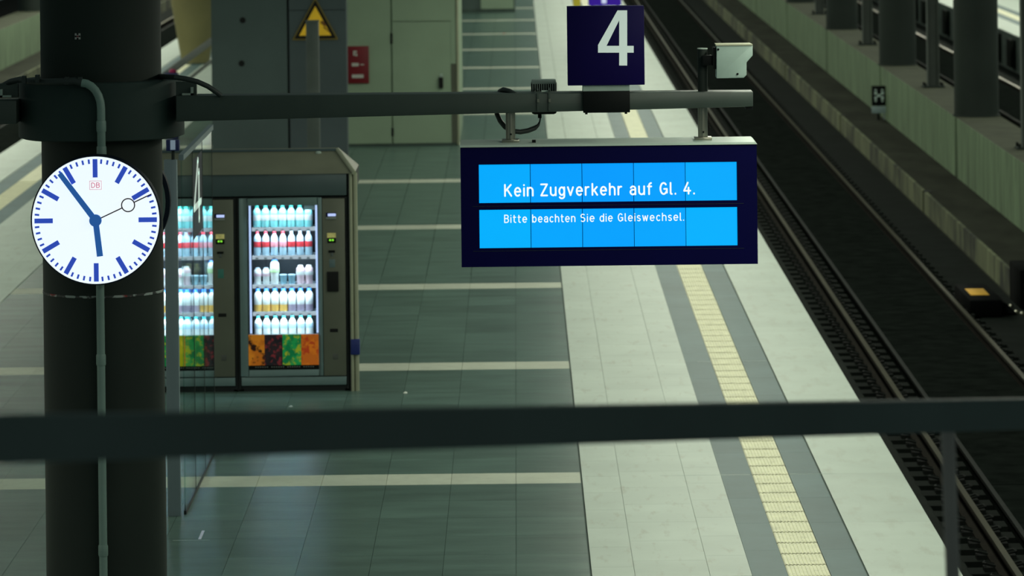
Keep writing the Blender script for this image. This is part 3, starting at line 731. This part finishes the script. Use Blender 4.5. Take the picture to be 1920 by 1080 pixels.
# ================================================================== DRINKS MACHINES
YM = 41.1
mx = lambda px: U(px, 550, YM).x
mz = lambda py: U(550, py, YM).z
px_m = (mx(550) - mx(450)) / 100
def bottle_proto(name, h, r, body, capc, lab, band=(.30, .56), lab2=None, label_text='', shape='bottle'):
    t = thing(name, (0, 0, -50), label_text, 'bottle' if shape != 'cup' else 'cup')
    o0 = ORG[t]; z = -50
    if shape == 'bottle':
        MB().lathe(0, 0, [(r * .88, z), (r, z + .02 * h), (r, z + .30 * h), (r * .96, z + .32 * h), (r, z + .60 * h), (r * .94, z + .70 * h), (r * .72, z + .79 * h), (r * .45, z + .85 * h), (r * .38, z + .88 * h)], 16).build('body', body, t, smooth=True)
        MB().lathe(0, 0, [(r * .46, z + .88 * h), (r * .46, z + .985 * h), (r * .36, z + h)], 12).build('cap', capc, t, smooth=True)
        MB().lathe(0, 0, [(r * 1.03, z + band[0] * h), (r * 1.03, z + band[1] * h)], 16, caps=False).build('label', lab, t, smooth=True)
    elif shape == 'square':
        MB().lathe(0, 0, [(r * .92, z), (r * 1.02, z + .03 * h), (r * 1.02, z + .70 * h), (r * .8, z + .80 * h), (r * .5, z + .84 * h), (r * .5, z + .87 * h)], 12).build('body', body, t, smooth=True)
        MB().lathe(0, 0, [(r * .60, z + .87 * h), (r * .60, z + .98 * h), (r * .5, z + h)], 12).build('cap', capc, t, smooth=True)
        MB().lathe(0, 0, [(r * 1.05, z + band[0] * h), (r * 1.05, z + band[1] * h)], 12, caps=False).build('label', lab, t, smooth=True)
    elif shape == 'rounded':
        MB().lathe(0, 0, [(r * .85, z), (r * .95, z + .02 * h), (r * .90, z + .35 * h), (r * 1.02, z + .62 * h), (r * .95, z + .84 * h), (r * .6, z + .93 * h)], 16).build('body', body, t, smooth=True)
        MB().lathe(0, 0, [(r * .66, z + .92 * h), (r * .60, z + .99 * h), (r * .4, z + h)], 12).build('cap', capc, t, smooth=True)
        MB().lathe(0, 0, [(r * 1.05, z + .48 * h), (r * 1.07, z + .66 * h)], 16, caps=False).build('label', lab, t, smooth=True)
    else:
        MB().lathe(0, 0, [(r * .8, z), (r, z + .9 * h), (r * 1.05, z + .92 * h), (r * 1.05, z + h)], 16).build('body', body, t, smooth=True)
        MB().lathe(0, 0, [(r * 1.08, z + h), (r * .9, z + 1.06 * h)], 16).build('lid', capc, t, smooth=True)
    return t
dm = lambda n, c: mat(n, c, .3, var=.04)
W_ = {k: dm('drink_' + k, c) for k, c in dict(teal=(.30, .78, .80), green=(.02, .45, .36), paleblue=(.50, .72, .85), red=(.80, .05, .08), redlab=(.86, .07, .09), pinklab=(.95, .42, .50), white=(.85, .92, .92), pink=(.85, .66, .75), lime=(.55, .80, .45), blue=(.015, .16, .72), orange=(.88, .55, .14), mauve=(.42, .36, .48), aqua=(.04, .55, .62), skin=(.80, .85, .80), cola=(.24, .30, .42), brown=(.22, .17, .04), clear=(.22, .42, .52), silver=(.42, .55, .70)).items()}
HB = px_m
KINDS = {
    'water': ('water_bottle', 41.5 * HB, .040, 'teal', 'green', 'white', (.30, .55), 'bottle'),
    'cola': ('cola_bottle', 46 * HB, .036, 'paleblue', 'red', 'redlab', (.34, .56), 'bottle'),
    'colapink': ('cola_bottle', 46 * HB, .036, 'paleblue', 'red', 'pinklab', (.34, .56), 'bottle'),
    'colablue': ('cola_bottle', 46 * HB, .036, 'paleblue', 'silver', 'redlab', (.34, .56), 'bottle'),
    'carton': ('yoghurt_bottle', 31 * HB, .036, 'white', 'silver', 'pink', (.2, .45), 'rounded'),
    'lime': ('lime_bottle', 46 * HB, .043, 'white', 'blue', 'lime', (.5, .7), 'rounded'),
    'cup': ('drink_cup', 17 * HB, .036, 'clear', 'paleblue', 'white', (.2, .45), 'cup'),
    'milk': ('milkshake_bottle', 35 * HB, .040, 'pink', 'white', 'white', (.2, .45), 'rounded'),
    'juice': ('juice_bottle', 44 * HB, .038, 'skin', 'blue', 'orange', (.02, .30), 'square'),
    'juicegrey': ('juice_bottle', 44 * HB, .038, 'white', 'blue', 'mauve', (.02, .30), 'square'),
    'still': ('still_water_bottle', 44 * HB, .038, 'white', 'aqua', 'paleblue', (.45, .66), 'bottle'),
    'brown': ('drink_carton', 40 * HB, .041, 'brown', 'brown', 'skin', (.05, .5), 'square'),
}
DESC = {'water': 'clear teal water bottle', 'cola': 'red-labelled cola bottle with red cap', 'colapink': 'pink-labelled cola bottle with red cap', 'colablue': 'red-labelled cola bottle with silver cap',
        'carton': 'short white dotted yoghurt bottle', 'lime': 'lime green bottle with blue cap', 'cup': 'low clear drink cup', 'milk': 'tall pinkish white bottle', 'juice': 'white bottle with orange base',
        'juicegrey': 'white bottle with grey base', 'still': 'pale blue bottle with aqua cap', 'brown': 'olive brown bottle'}
PROTO = {}
ROWS = [(428, ['water'] * 7), (481, ['cola', 'cola', 'colapink', 'colapink', 'colablue', 'colablue', 'colablue']), (535.5, ['carton', 'carton', 'lime', 'cup', 'cup', 'milk', 'milk']),
        (587, ['juice', 'juice', 'juice', 'juice', 'juicegrey', 'juicegrey', 'juicegrey']), (638, ['still'] * 7)]
ROWS1 = [ROWS[0], (481, ['colablue', 'cola', 'cola', 'cola', 'cola', 'colapink', 'colapink']), (535.5, ['milk', 'milk', 'carton', 'milk', 'carton', 'brown', 'brown']), ROWS[3], ROWS[4]]
SHELF = ['top', 'second', 'middle', 'fourth', 'bottom']
NTH = ['seventh', 'sixth', 'fifth', 'fourth', 'third', 'second', 'first']
def machine(off, label, place, rows, posters, extra):
    X = lambda px: mx(px) + off
    t = thing('drinks_machine', ((X(448) + X(655)) / 2, YM + .4, 0), label, 'vending machine', 'drinks machines in the steel hood')
    zt, zb0 = mz(370), 0.0
    # cabinet: side walls, back, top, floor of the cooled compartment
    cb_ = MB().box(X(446), X(450), YM + .03, YM + .85, .02, zt).box(X(648.5), X(653), YM + .03, YM + .85, .02, zt).box(X(450), X(648.5), YM + .42, YM + .85, .02, zt).box(X(450), X(648.5), YM + .05, YM + .42, mz(384), zt).box(X(450), X(648.5), YM + .05, YM + .42, .02, mz(640)).box(X(603), X(648.5), YM + .05, YM + .42, mz(640), mz(384)).box(X(450), X(459), YM + .05, YM + .42, mz(640), mz(384))
    cb_.build('cabinet', M['cabinet'], t)
    BX('inner_liner', M['liner'], t, X(459), X(603), YM + .40, YM + .42, mz(640), mz(384))
    d = MB().box(X(450), X(465), YM, YM + .05, mz(705), mz(371)).box(X(597), X(605), YM, YM + .05, mz(705), mz(371)).box(X(465), X(597), YM, YM + .05, mz(385), mz(371)).box(X(465), X(597), YM, YM + .05, mz(705), mz(693)).box(X(465), X(597), YM + .01, YM + .05, mz(693), mz(627))
    d.build('door_frame', M['door_grey'], t, .003)
    BX('window_recess', M['black'], t, X(461), X(467), YM + .05, YM + .1, mz(627), mz(385))
    pn = BX('payment_panel', M['pay'], t, X(606), X(648), YM - .005, YM + .05, mz(705), mz(373), .003)
    BX('plinth', M['door_grey'], t, X(451), X(648), YM + .01, YM + .06, .06, mz(707), .003)
    BX('plinth_foot', M['cabinet'], t, X(455), X(645), YM + .06, YM + .8, 0, .06)
    BX('window_pane', M['pane'], t, X(465), X(597), YM + .040, YM + .046, mz(627), mz(385))
    for a in (467.3, 592): BX('light_tube', M['led'], t, X(a), X(a + 3.6), YM + .07, YM + .09, mz(626), mz(386))
    for r_, ((base, _k), nm) in enumerate(zip(rows, SHELF)):
        top_ = rows[r_ - 1][0]
        if base < 630:
            BX('shelf', M['strip'], t, X(473), X(591.5), YM + .10, YM + .40, mz(base + 2.5), mz(base) - .001)
            BX('price_strip', M['strip_glow'], t, X(472.5), X(592), YM + .085, YM + .10, mz(base + 6.5), mz(base - .4))
            for j in range(7):
                xx = X(481.5 + 16.1 * j); BX('price_tag', M['silver_tag'], t, xx - .014, xx + .014, YM + .083, YM + .0855, mz(base + 6), mz(base + 3))
        l = bpy.data.lights.new('shelf_fill_light', 'AREA'); l.shape = 'RECTANGLE'; l.size = X(588) - X(476); l.size_y = .03; l.energy = 2.1; l.color = (.72, .9, 1.0)  # added fill light per shelf to brighten the drinks, no fitting there
        o = bpy.data.objects.new('shelf_fill_light', l); C.objects.link(o); o.parent = t
        o.location = Vector(((X(476) + X(588)) / 2, YM + .095, mz(top_ + 8 if r_ else 388))) - ORG[t]; o.rotation_euler = (math.radians(38), 0, 0)
    if not extra: BX('flap', M['strip'], t, X(571), X(591), YM + .07, YM + .082, mz(395), mz(385.5))
    xs = [464.8, 495, 528.7, 563.7, 596.5]
    for j, pm in enumerate(posters): BX('poster', pm, t, X(xs[j]), X(xs[j + 1]) - .001, YM - .002, YM + .012, mz(684.5), mz(627))
    bs = BX('caption_strip', M['black'], t, X(464.8), X(596.5), YM - .002, YM + .012, mz(692.5), mz(684.5))
    b = MB()
    for j in range(26):
        if j % 7 != 6: b.box(X(477 + j * 4.3), X(479.6 + j * 4.3), YM - .0035, YM - .002, mz(688.6), mz(686.8))
    tag(b.build('caption_print', M['pay2'], bs), kind='stuff')
    # payment panel fittings
    def fit(name, m, xa, xb, ya, yb, dp=.012): return BX(name, m, pn, X(xa), X(xb), YM - .005 - dp, YM + .0, mz(yb), mz(ya), .001)
    fit('display_surround', M['navy2'], 613, 632, 399.5, 407, .008); fit('display', M['lcd'], 616.5, 631.5, 401, 406, .010); fit('display_ledge', M['fit_grey'], 613, 632, 407.5, 411.5)
    fit('coin_sticker', M['yellow'], 614.5, 631, 437.5, 446.5, .003); fit('price_readout', M['black'], 615, 631, 447, 456, .006)
    for a in (618.5, 623.5): fit('readout_digit', M['green_led'], a, a + 3.6, 449, 452.5, .008)
    fit('coin_slot', M['black'], 617, 629, 470, 474, .014); fit('coin_chute', M['steel2'], 621.5, 625.5, 474, 481, .010)
    fit('note_sticker', M['slate'] if not extra else M['teal_st'], 618, 629, 487 + extra * 16, 502 + extra * 18, .003)
    if not extra: fit('card_reader', M['hole'], 613.5, 635, 510, 547, .02)
    fit('return_slot', M['hole'], 618, 633, 617 - extra * 31, 623.5 - extra * 31, .003); fit('lower_plate', M['fit_grey2'], 623, 632.5, 664, 675, .003)
    # the drinks, each a thing of its own
    for r, (base, kinds) in enumerate(rows):
        for j, k in enumerate(kinds):
            nm, h, rad, bo, ca, la, bd, shp = KINDS[k]
            loc = (X(481.5 + 16.1 * j), YM + .17, mz(base))
            lb = f'{DESC[k]}, {SHELF[r]} shelf, {NTH[j]} from payment panel, machine by {place}'
            if k not in PROTO:
                PROTO[k] = p_ = bottle_proto(nm, h, rad, W_[bo], W_[ca], W_[la], bd, None, lb, shp)
                p_.location = loc; p_['label'] = lb
            else: p_ = dup(PROTO[k], loc, lb)
            p_['group'] = f'drinks in the machine by {place}'
    return t
M['silver_tag'] = mat('price_tag', (.35, .42, .46), .5); M['pay2'] = mat('faint_print', (.16, .18, .17), .5)
M['lcd'] = glow('lcd_white', (.50, .62, 1.0), 1.0); M['yellow'] = mat('coin_sticker', (.50, .46, .16), .5, var=.3, scale=20, emit=.25)
M['green_led'] = glow('green_digits', (.25, .85, .05), 1.0); M['slate'] = mat('slate_sticker', (.12, .18, .19), .5); M['teal_st'] = mat('teal_sticker', (.05, .22, .18), .5)
M['fit_grey'] = mat('fit_grey', (.26, .29, .27), .5); M['fit_grey2'] = mat('fit_grey_dark', (.085, .092, .08), .5); M['steel2'] = mat('chute', (.12, .14, .14), .4)
PO = [picture('poster_cola', 'c06a18', 'd4811e', '2a120c', 7, 1.3), picture('poster_dark', '1c1a20', '2a2024', '7a2a30', 9, 4.1), picture('poster_green', '0c7a44', '1f9a50', 'a0b02a', 8, 7.7), picture('poster_orange', 'c8671c', 'd8761a', 'b8401a', 8, 2.9)]
PO1 = [picture('poster_green_b', '5aa07a', '7ab890', 'c0a040', 7, 3.3), PO[2], picture('poster_lime', 'a8a81a', '98a010', 'c0b82a', 6, 5.2), picture('poster_olive', '5a5a1a', '6a6420', '70202a', 7, 6.6)]
machine(0.0, 'lit drinks machine with four posters, standing at the pale end posts of the hood', 'end posts', ROWS, PO, 0)
machine(-209 * px_m, 'lit drinks machine seen partly through the glass screen, teal sticker on its panel', 'glass screen', ROWS1, PO1, 1)

# steel hood over both machines
hx0, hx1 = mx(448) - 213 * px_m, mx(668)
hd = thing('machine_hood', ((hx0 + hx1) / 2, YM + .45, 0), 'dark steel hood with a sloping top enclosing the two drinks machines', 'machine hood')
zf, zm = mz(326), mz(367)
YB2 = YM + 1.0
zr_ = U(550, 283, YM + .55).z
BX('header_panel', M['header'], hd, hx0, mx(652), YM - .01, YM + .1, zm, zf, .004)
BX('roof_deck', M['cabinet'], hd, hx0, hx1, YM + .1, YB2, zm + .05, zf)
xi = U(632, 283, YM + .55).x
MB().add([(hx0, YM - .03, zf), (hx1, YM - .03, zf), (hx1, YB2, zf), (hx0, YB2, zf), (hx0 + .2, YM + .55, zr_), (xi, YM + .55, zr_), (xi, YB2 - .1, zr_), (hx0 + .2, YB2 - .1, zr_)], [(3, 2, 1, 0), (4, 5, 6, 7), (0, 1, 5, 4), (1, 2, 6, 5), (2, 3, 7, 6), (3, 0, 4, 7)]).build('sloping_roof', M['hood'], hd)
MB().tube([(hx1 - .005, YM - .03, zf + .005), (xi + .005, YM + .55, zr_ + .005)], .022, 8).build('hip_trim', M['end_post'], hd)
MB().tube([(hx0 + .2, YM + .55, zr_), (xi, YM + .55, zr_)], .02, 8).build('ridge_trim', M['header'], hd)
p = U(597, 287.5, YM + .5); MB().lathe(p.x, p.y, [(.03, p.z - .01), (.03, p.z + .012), (.015, p.z + .02)], 12).build('roof_stud', M['lid'], hd)
BX('side_panel', M['cabinet'], hd, mx(655), mx(657), YM - .01, YM + .8, 0, zf)
MB().tube([(mx(659.5), YM + .0, 0), (mx(659.5), YM + .0, zf)], .017, 12).build('end_post', M['end_post'], hd, smooth=True)
MB().tube([(mx(667.5), YM + .02, 0), (mx(667.5), YM + .02, zf)], .023, 12).build('end_post', M['end_post'], hd, smooth=True)
BX('post_web', M['header'], hd, mx(660), mx(667), YM + .03, YM + .06, 0, zf)
BX('back_panel', M['cabinet'], hd, hx0, mx(657), YM + .9, YM + .95, 0, zm + .06)
BX('side_panel', M['cabinet'], hd, hx0, hx0 + .03, YM - .01, YM + .9, 0, zf)
BX('blue_band', mat('band_blue', (.012, .025, .17), .5), hd, mx(656.5), mx(673.5), YM - .03, YM + .06, mz(666), mz(637), .006)
BX('mullion', M['hole'], hd, mx(443.6), mx(446), YM + .02, YM + .5, 0.01, zm)

# ================================================================== GLASS SCREEN
YG = 33.8
g0, g1 = U(311, 640, YG), U(335, 640, YG)
zg = U(322, 300, YG).z
XG = -2.68
gs = thing('glass_screen', (XG, 35.5, 0), 'tall glass wind screen with a grey end post between the clock and the machines', 'glass screen')
BX('end_post', M['post_grey'], gs, g0.x, g1.x, YG, YG + .08, 0, zg, .004)
yy = [33.88, 34.97, 36.07, 37.2]
for a, b in zip(yy, yy[1:]): BX('glass_pane', M['glass'], gs, XG - .006, XG + .006, a + .008, b - .008, .03, zg - .01)
BX('top_rail', M['post_grey'], gs, XG - .02, XG + .02, YG + .08, 37.22, zg - .01, zg + .035)
BX('bottom_channel', M['cabinet'], gs, XG - .010, XG + .010, YG + .08, 37.22, 0, .030)
for y in yy[1:]: BX('joint_strip', M['cabinet'], gs, XG - .008, XG + .008, y - .007, y + .007, .03, zg - .01)
st = BX('number_label', mat('label_navy', (.012, .015, .035), .5), gs, XG + .0062, XG + .0075, 34.99, 36.0, U(365, 450, 35).z, U(365, 300, 35).z)
b = MB(); strokes(b, [[(.36, 1), (0, .27), (.60, .27)], [(.43, .8), (.43, 0)]], .12, lambda u, v: (XG + .0078, 35.1 + u * 1.25, 2.18 + v * .5)); b.build('numeral', M['digit'], st)
bx_ = thing('sensor_box', ((g0.x + g1.x) / 2, YG + .04, zg), 'small blue-framed box on a stem atop the screen end post', 'sensor box')
p, q = U(311, 263, YG), U(336, 283, YG)
MB().box(p.x, q.x, YG, YG + .08, q.z, p.z).build('housing', mat('frame_blue', (.01, .02, .12), .5), bx_, .006)
MB().box(p.x + .035, q.x - .03, YG - .004, YG, q.z + .01, p.z).build('face', mat('face_pale', (.35, .45, .58), .5, emit=.25), bx_)
MB().tube([((p.x + q.x) / 2, YG + .04, zg - .001), ((p.x + q.x) / 2, YG + .04, q.z)], .014, 8).build('stem', M['column'], bx_)

# ================================================================== PLATFORM BUILDINGS AND SIGNS BEHIND
YK = 68.5
kx = lambda px: U(px, 140, YK).x
sh = thing('concrete_shaft', ((kx(397) + kx(650)) / 2, YK + .25, 0), 'dark grey concrete shaft with tie holes standing behind the drinks machines', 'concrete shaft')
BX('backing', M['hole'], sh, kx(399), kx(648), YK + .05, YK + .5, 0, 6.5)
BX('concrete_panel', M['core'], sh, kx(397), kx(539), YK, YK + .1, 0, 6.5)
BX('concrete_panel', M['core2'], sh, kx(543), kx(650), YK, YK + .1, 1.0 - 1.0, U(600, 19.5, YK).z)
BX('concrete_panel', M['core2'], sh, kx(543), kx(650), YK, YK + .1, U(600, 18.5, YK).z, 6.5)
for px, py in ((455, 38), (453, 119)):
    p = U(px, py, YK); MB().lathe(p.x, p.z, [(.05, YK - .004), (.05, YK + .01)], 14, 'y').build('tie_hole', M['hole'], sh)
BX('side_wall', M['core2'], sh, kx(650) - .02, kx(650), YK + .1, YK + .5, 0, 6.5)
# warning triangle on it
ws = thing('warning_sign', (U(591, 73, YK).x, YK, U(591, 73, YK).z), 'yellow and black warning triangle on the concrete shaft, half behind a post', 'sign')
ap, la_, ra = U(591, -4, YK - .03), U(548, 75, YK - .03), U(634, 74, YK - .03)
ctr = ((ap.x + la_.x + ra.x) / 3, (ap.z + la_.z + ra.z) / 3)
def tri(f): return [(ctr[0] + (q.x - ctr[0]) * f, ctr[1] + (q.z - ctr[1]) * f) for q in (la_, ra, ap)]
MB().prism(tri(1.0), YK - .03, YK).build('plate', mat('sign_olive', (.24, .17, .02), .5), ws)
MB().prism(tri(.92), YK - .034, YK - .03).build('border', M['hole'], ws)
MB().prism(tri(.70), YK - .038, YK - .034).build('field', mat('sign_yellow', (.82, .50, .02), .5, emit=.12), ws)
p = U(606, 40, YK); b = MB()
b.add([(p.x + a, YK - .040, p.z + c) for a, c in ((-.02, .02), (.06, -.06), (.02, -.08), (.12, -.19), (.0, -.1), (.03, -.08), (-.05, -.02))], [tuple(range(7))]); b.build('bolt_symbol', mat('sign_brown', (.2, .07, .01), .5), ws)
# slim square post before it
yp = 60.0; p0, p1 = U(574, 41, yp), U(597.5, 41, yp)
po = thing('square_post', ((p0.x + p1.x) / 2, yp, 0), 'plain grey square post in front of the yellow warning triangle', 'post')
BX('shaft', M['column2'] if 'column2' in M else mat('post_paint', (.085, .105, .095), .5), po, p0.x, p1.x, yp - .09, yp + .09, 0.02, p0.z, .01)
BX('base_plate', M['column'], po, p0.x - .08, p1.x + .08, yp - .17, yp + .17, 0, .02)
BX('cap', mat('post_cap', (.12, .14, .12), .5), po, p0.x - .005, p1.x + .005, yp - .095, yp + .095, p0.z, p0.z + .02)

# pale service kiosk with a door
YQ = 71.8; qx = lambda px: U(px, 150, YQ).x; qz = lambda py: U(760, py, YQ).z
kk = thing('service_kiosk', ((qx(640) + qx(860)) / 2, YQ + 3, 0), 'pale green service kiosk with a flush door and red notice on its wall', 'kiosk')
BX('shell', M['kiosk'], kk, qx(600), qx(860), YQ + .06, YQ + 5, 0, 6.0, .03)
BX('wall_panel', M['kiosk'], kk, qx(600), qx(733.5), YQ, YQ + .06, .05, 6.0)
dr_ = BX('door', M['kiosk'], kk, qx(736.5), qx(846), YQ + .005, YQ + .06, .05, qz(41))
BX('door_handle', M['hole'], dr_, qx(823), qx(831), YQ - .04, YQ + .005, qz(166), qz(146)); BX('lock_plate', M['lid'], dr_, qx(825), qx(830), YQ - .01, YQ + .005, qz(145), qz(139))
BX('lintel_panel', M['kiosk'], kk, qx(736.5), qx(846), YQ, YQ + .06, qz(39.5), 6.0)
BX('jamb_strip', mat('jamb_brown', (.09, .10, .07), .6), kk, qx(846), qx(855), YQ, YQ + .06, .05, qz(121)); BX('corner_trim', M['end_post'], kk, qx(855), qx(861), YQ - .01, YQ + .1, 0, 6.0, .03)
BX('jamb_panel', M['kiosk'], kk, qx(846), qx(855), YQ, YQ + .06, qz(120.5), 6)
BX('plinth', M['joint'], kk, qx(600), qx(855), YQ + .01, YQ + .06, 0, .05)
BX('hinge', M['hole'], kk, qx(733), qx(737), YQ - .01, YQ + .02, qz(82), qz(62)); BX('hinge', M['hole'], kk, qx(733), qx(737), YQ - .01, YQ + .02, qz(255), qz(240))
fs = thing('fire_notice', (qx(672), YQ, qz(156)), 'dark red fire notice plate with small white marks on the kiosk wall', 'sign')
BX('plate', mat('notice_red', (.19, .007, .014), .5), fs, qx(651.5), qx(692), YQ - .03, YQ, qz(155.5), qz(85.5), .006)
nw = mat('notice_white', (.55, .55, .50), .5)
for xa, xb_, ya, yb in ((663, 670, 94, 97), (663, 666, 97, 103), (667, 670.5, 99, 104), (660, 673, 117, 123), (676, 683, 119, 121), (660, 682, 138.5, 145)):
    BX('mark', nw, fs, qx(xa), qx(xb_), YQ - .033, YQ - .03, qz(yb), qz(ya))

# ochre tapering column far along the other edge
yo = 97.0; xo = U(366, 60, yo).x
oc = thing('tapered_column', (xo, yo, 0), 'ochre lit concrete column widening upward, far behind the clock column', 'column')
rb_ = 26 * yo / F
MB().lathe(xo, yo, [(rb_, 0.03), (rb_ * 1.70, 1.37), (rb_ * 2.3, 3.0), (rb_ * 2.5, 7)], 32).build('shaft', M['ochre'], oc, smooth=True)
MB().lathe(xo, yo, [(rb_ * 1.0, 0), (rb_ * 1.0, .04)], 32).build('base_ring', M['joint'], oc)
# blue bin with a pink bag
yb_ = 74.0; xb2 = U(321, 140, yb_).x; zb2 = U(321, 136, yb_).z
bn = thing('waste_bin', (xb2, yb_, 0), 'blue waste bin with a pink top far behind the collar', 'bin')
MB().box(xb2 - .12, xb2 + .12, yb_ - .12, yb_ + .12, 0, zb2).build('body', mat('bin_blue', (.03, .035, .12), .5), bn, .02)
MB().lathe(xb2 + .03, yb_, [(.06, zb2), (.07, zb2 + .03), (.04, zb2 + .06)], 12).build('pink_top', mat('bin_pink', (.45, .03, .12), .5), bn)
# far showcase with a yellow sheet and a blue panel
ysx = 100.0; sx = lambda px: U(px, 5, ysx).x; sz = lambda py: U(1110, py, ysx).z
sc_ = thing('poster_showcase', (sx(1120), ysx, 0), 'far showcase with a yellow sheet and a lit blue panel above the number sign', 'showcase')
BX('yellow_sheet', mat('sheet_yellow', (.62, .50, .03), .5), sc_, sx(1074.5), sx(1088.5), ysx - .02, ysx + .02, sz(12), sz(12) + 1.3)
bp = BX('blue_panel', glow('panel_blue', (.035, .006, .30), .8), sc_, sx(1103), sx(1165), ysx - .02, ysx + .06, sz(11), sz(11) + 1.3)
BX('panel_mark', glow('panel_mark', (.7, .8, 1.0), .8), bp, sx(1128), sx(1137), ysx - .025, ysx - .02, sz(6.5), sz(-8))
for px in (1081, 1110, 1158): MB().tube([(sx(px), ysx + .05, 0), (sx(px), ysx + .05, sz(12) + 1.3)], .03, 8).build('leg', M['column'], sc_)
BX('cross_rail', M['column'], sc_, sx(1080), sx(1159), ysx + .03, ysx + .07, sz(12) + .5, sz(12) + .56)
# far dark building with a pale panel
yf_ = 121.0; fx = lambda px: U(px, 10, yf_).x; fz = lambda py: U(930, py, yf_).z
fb = thing('far_kiosk', (fx(915), yf_ + 2, 0), 'far dark building with a pale panel where the paving ends', 'kiosk')
BX('shell', mat('far_dark', (.07, .105, .095), .6), fb, fx(700), fx(966), yf_, yf_ + 5, 0, 6)
BX('pale_panel', M['kiosk'], fb, fx(901.5), fx(963), yf_ - .05, yf_, .1, 2.6)
BX('plinth', M['joint'], fb, fx(700), fx(966), yf_ - .03, yf_, 0, .1)

# low steel barrier beside the far edge, seen between the clock column and the shaft
br = thing('low_barrier', (-6.2, 80, 0), 'low grey steel barrier rail running along the far paving behind the collar', 'barrier')
BX('top_rail', M['slim2'], br, -6.25, -6.15, 71.5, 89, 1.0, 1.1, .01)
BX('lower_rail', M['slim2'], br, -6.22, -6.18, 71.5, 89, .62, .68)
for y in (71.6, 88.9): BX('post', M['slim2'], br, -6.24, -6.16, y - .05, y + .05, 0, 1.0)
# ================================================================== LITTER ON THE PAVING
p = G(377, 1003); t = thing('glint_tape_mark', (p.x, p.y, 0), 'short white tape mark with a painted glint on the dark paving below the glass screen', 'tape mark')
q0, q1 = G(374, 1011), G(381, 995)
b = MB(); b.add([(q0.x - .01, q0.y, .0012), (q0.x + .012, q0.y, .0012), (q1.x + .012, q1.y, .0012), (q1.x - .01, q1.y, .0012), (q0.x - .01, q0.y, .0), (q0.x + .012, q0.y, .0), (q1.x + .012, q1.y, .0), (q1.x - .01, q1.y, .0)], [(0, 1, 2, 3), (0, 1, 5, 4), (1, 2, 6, 5), (2, 3, 7, 6), (3, 0, 4, 7)]); b.build('tape', mat('tape_white', (.58, .62, .78), .5), t)  # tape strip, the glint on it put into the pale colour
for (px, py, nm, lb, c) in ((760, 737, 'paper_scrap', 'tiny white paper scrap on the paving in front of the machines', (.75, .8, .72)), (545, 763, 'paper_scrap', 'small pale scrap at the foot of the drinks machine plinth', (.4, .5, .48)), (945, 63, 'red_scrap', 'tiny red scrap on the far paving stripe', (.5, .12, .08))):
    p = G(px, py); r = .02 if nm == 'paper_scrap' else .045
    b = MB(); b.add([(p.x - r, p.y - r * 1.5, .001), (p.x + r, p.y - r, .001), (p.x + r * .8, p.y + r * 1.6, .004), (p.x - r * .9, p.y + r, .002), (p.x, p.y, .016)], [(0, 1, 4), (1, 2, 4), (2, 3, 4), (3, 0, 4), (3, 2, 1, 0)])
    tag(b.build(nm, mat('scrap', c, .6), None, at=(p.x, p.y, 0)), lb, 'scrap')

# ================================================================== RAILING IN FRONT (out of focus), on the stair it guards
def rp(px, pt, pb2, Y):
    a, c = U(px, pt, Y), U(px, pb2, Y); return a, c
YL, YR = 8.5, 12.8
Lt, Lb = rp(-160, 784, 877, 8.05); Rt, Rb = rp(2080, 746, 801, 13.35)
def beyond(a, b, t): return a + (b - a) * t     # the rail runs on past both sides of the view
Lt, Lb, Rt, Rb = beyond(Lt, Rt, -.35), beyond(Lb, Rb, -.35), beyond(Lt, Rt, 1.9), beyond(Lb, Rb, 1.9)
rg = thing('handrail', (0, 10.5, Rb.z - 1.2), 'long dark blurred handrail crossing the whole view in front of the platform', 'railing')
def bar_(p_t, p_b, q_t, q_b, d):
    return MB().hexa([(p_b.x, p_b.y, p_b.z), (q_b.x, q_b.y, q_b.z), (q_b.x, q_b.y + d, q_b.z), (p_b.x, p_b.y + d, p_b.z), (p_t.x, p_t.y, p_t.z), (q_t.x, q_t.y, q_t.z), (q_t.x, q_t.y + d, q_t.z), (p_t.x, p_t.y + d, p_t.z)])
bar_(Lt, Lb, Rt, Rb, .05).build('top_rail', M['railing'], rg, .006)
Pa, Pb = U(1777, 805, 12.35), U(1790, 1180, 12.35)
MB().tube([tuple(Pa), tuple(Pb), (Pb.x + .01, Pb.y, 2.75)], .0205, 14).build('post', mat('railing_post', (.30, .26, .25), .4, .3), rg, smooth=True)
Qa = U(-60, 870, 8.3); MB().tube([tuple(Qa), (Qa.x, Qa.y, 3.38)], .0205, 14).build('post', M['railing'], rg, smooth=True)
dz = .95
s = MB().hexa([(Lb.x, Lb.y - .1, Lb.z - dz - .3), (Rb.x, Rb.y - .1, Rb.z - dz - .3), (Rb.x, Rb.y + .12, Rb.z - dz - .3), (Lb.x, Lb.y + .12, Lb.z - dz - .3), (Lb.x, Lb.y - .1, Lb.z - dz), (Rb.x, Rb.y - .1, Rb.z - dz), (Rb.x, Rb.y + .12, Rb.z - dz), (Lb.x, Lb.y + .12, Lb.z - dz)])
tag(s.build('trim_1', M['column'], None), kind='structure')
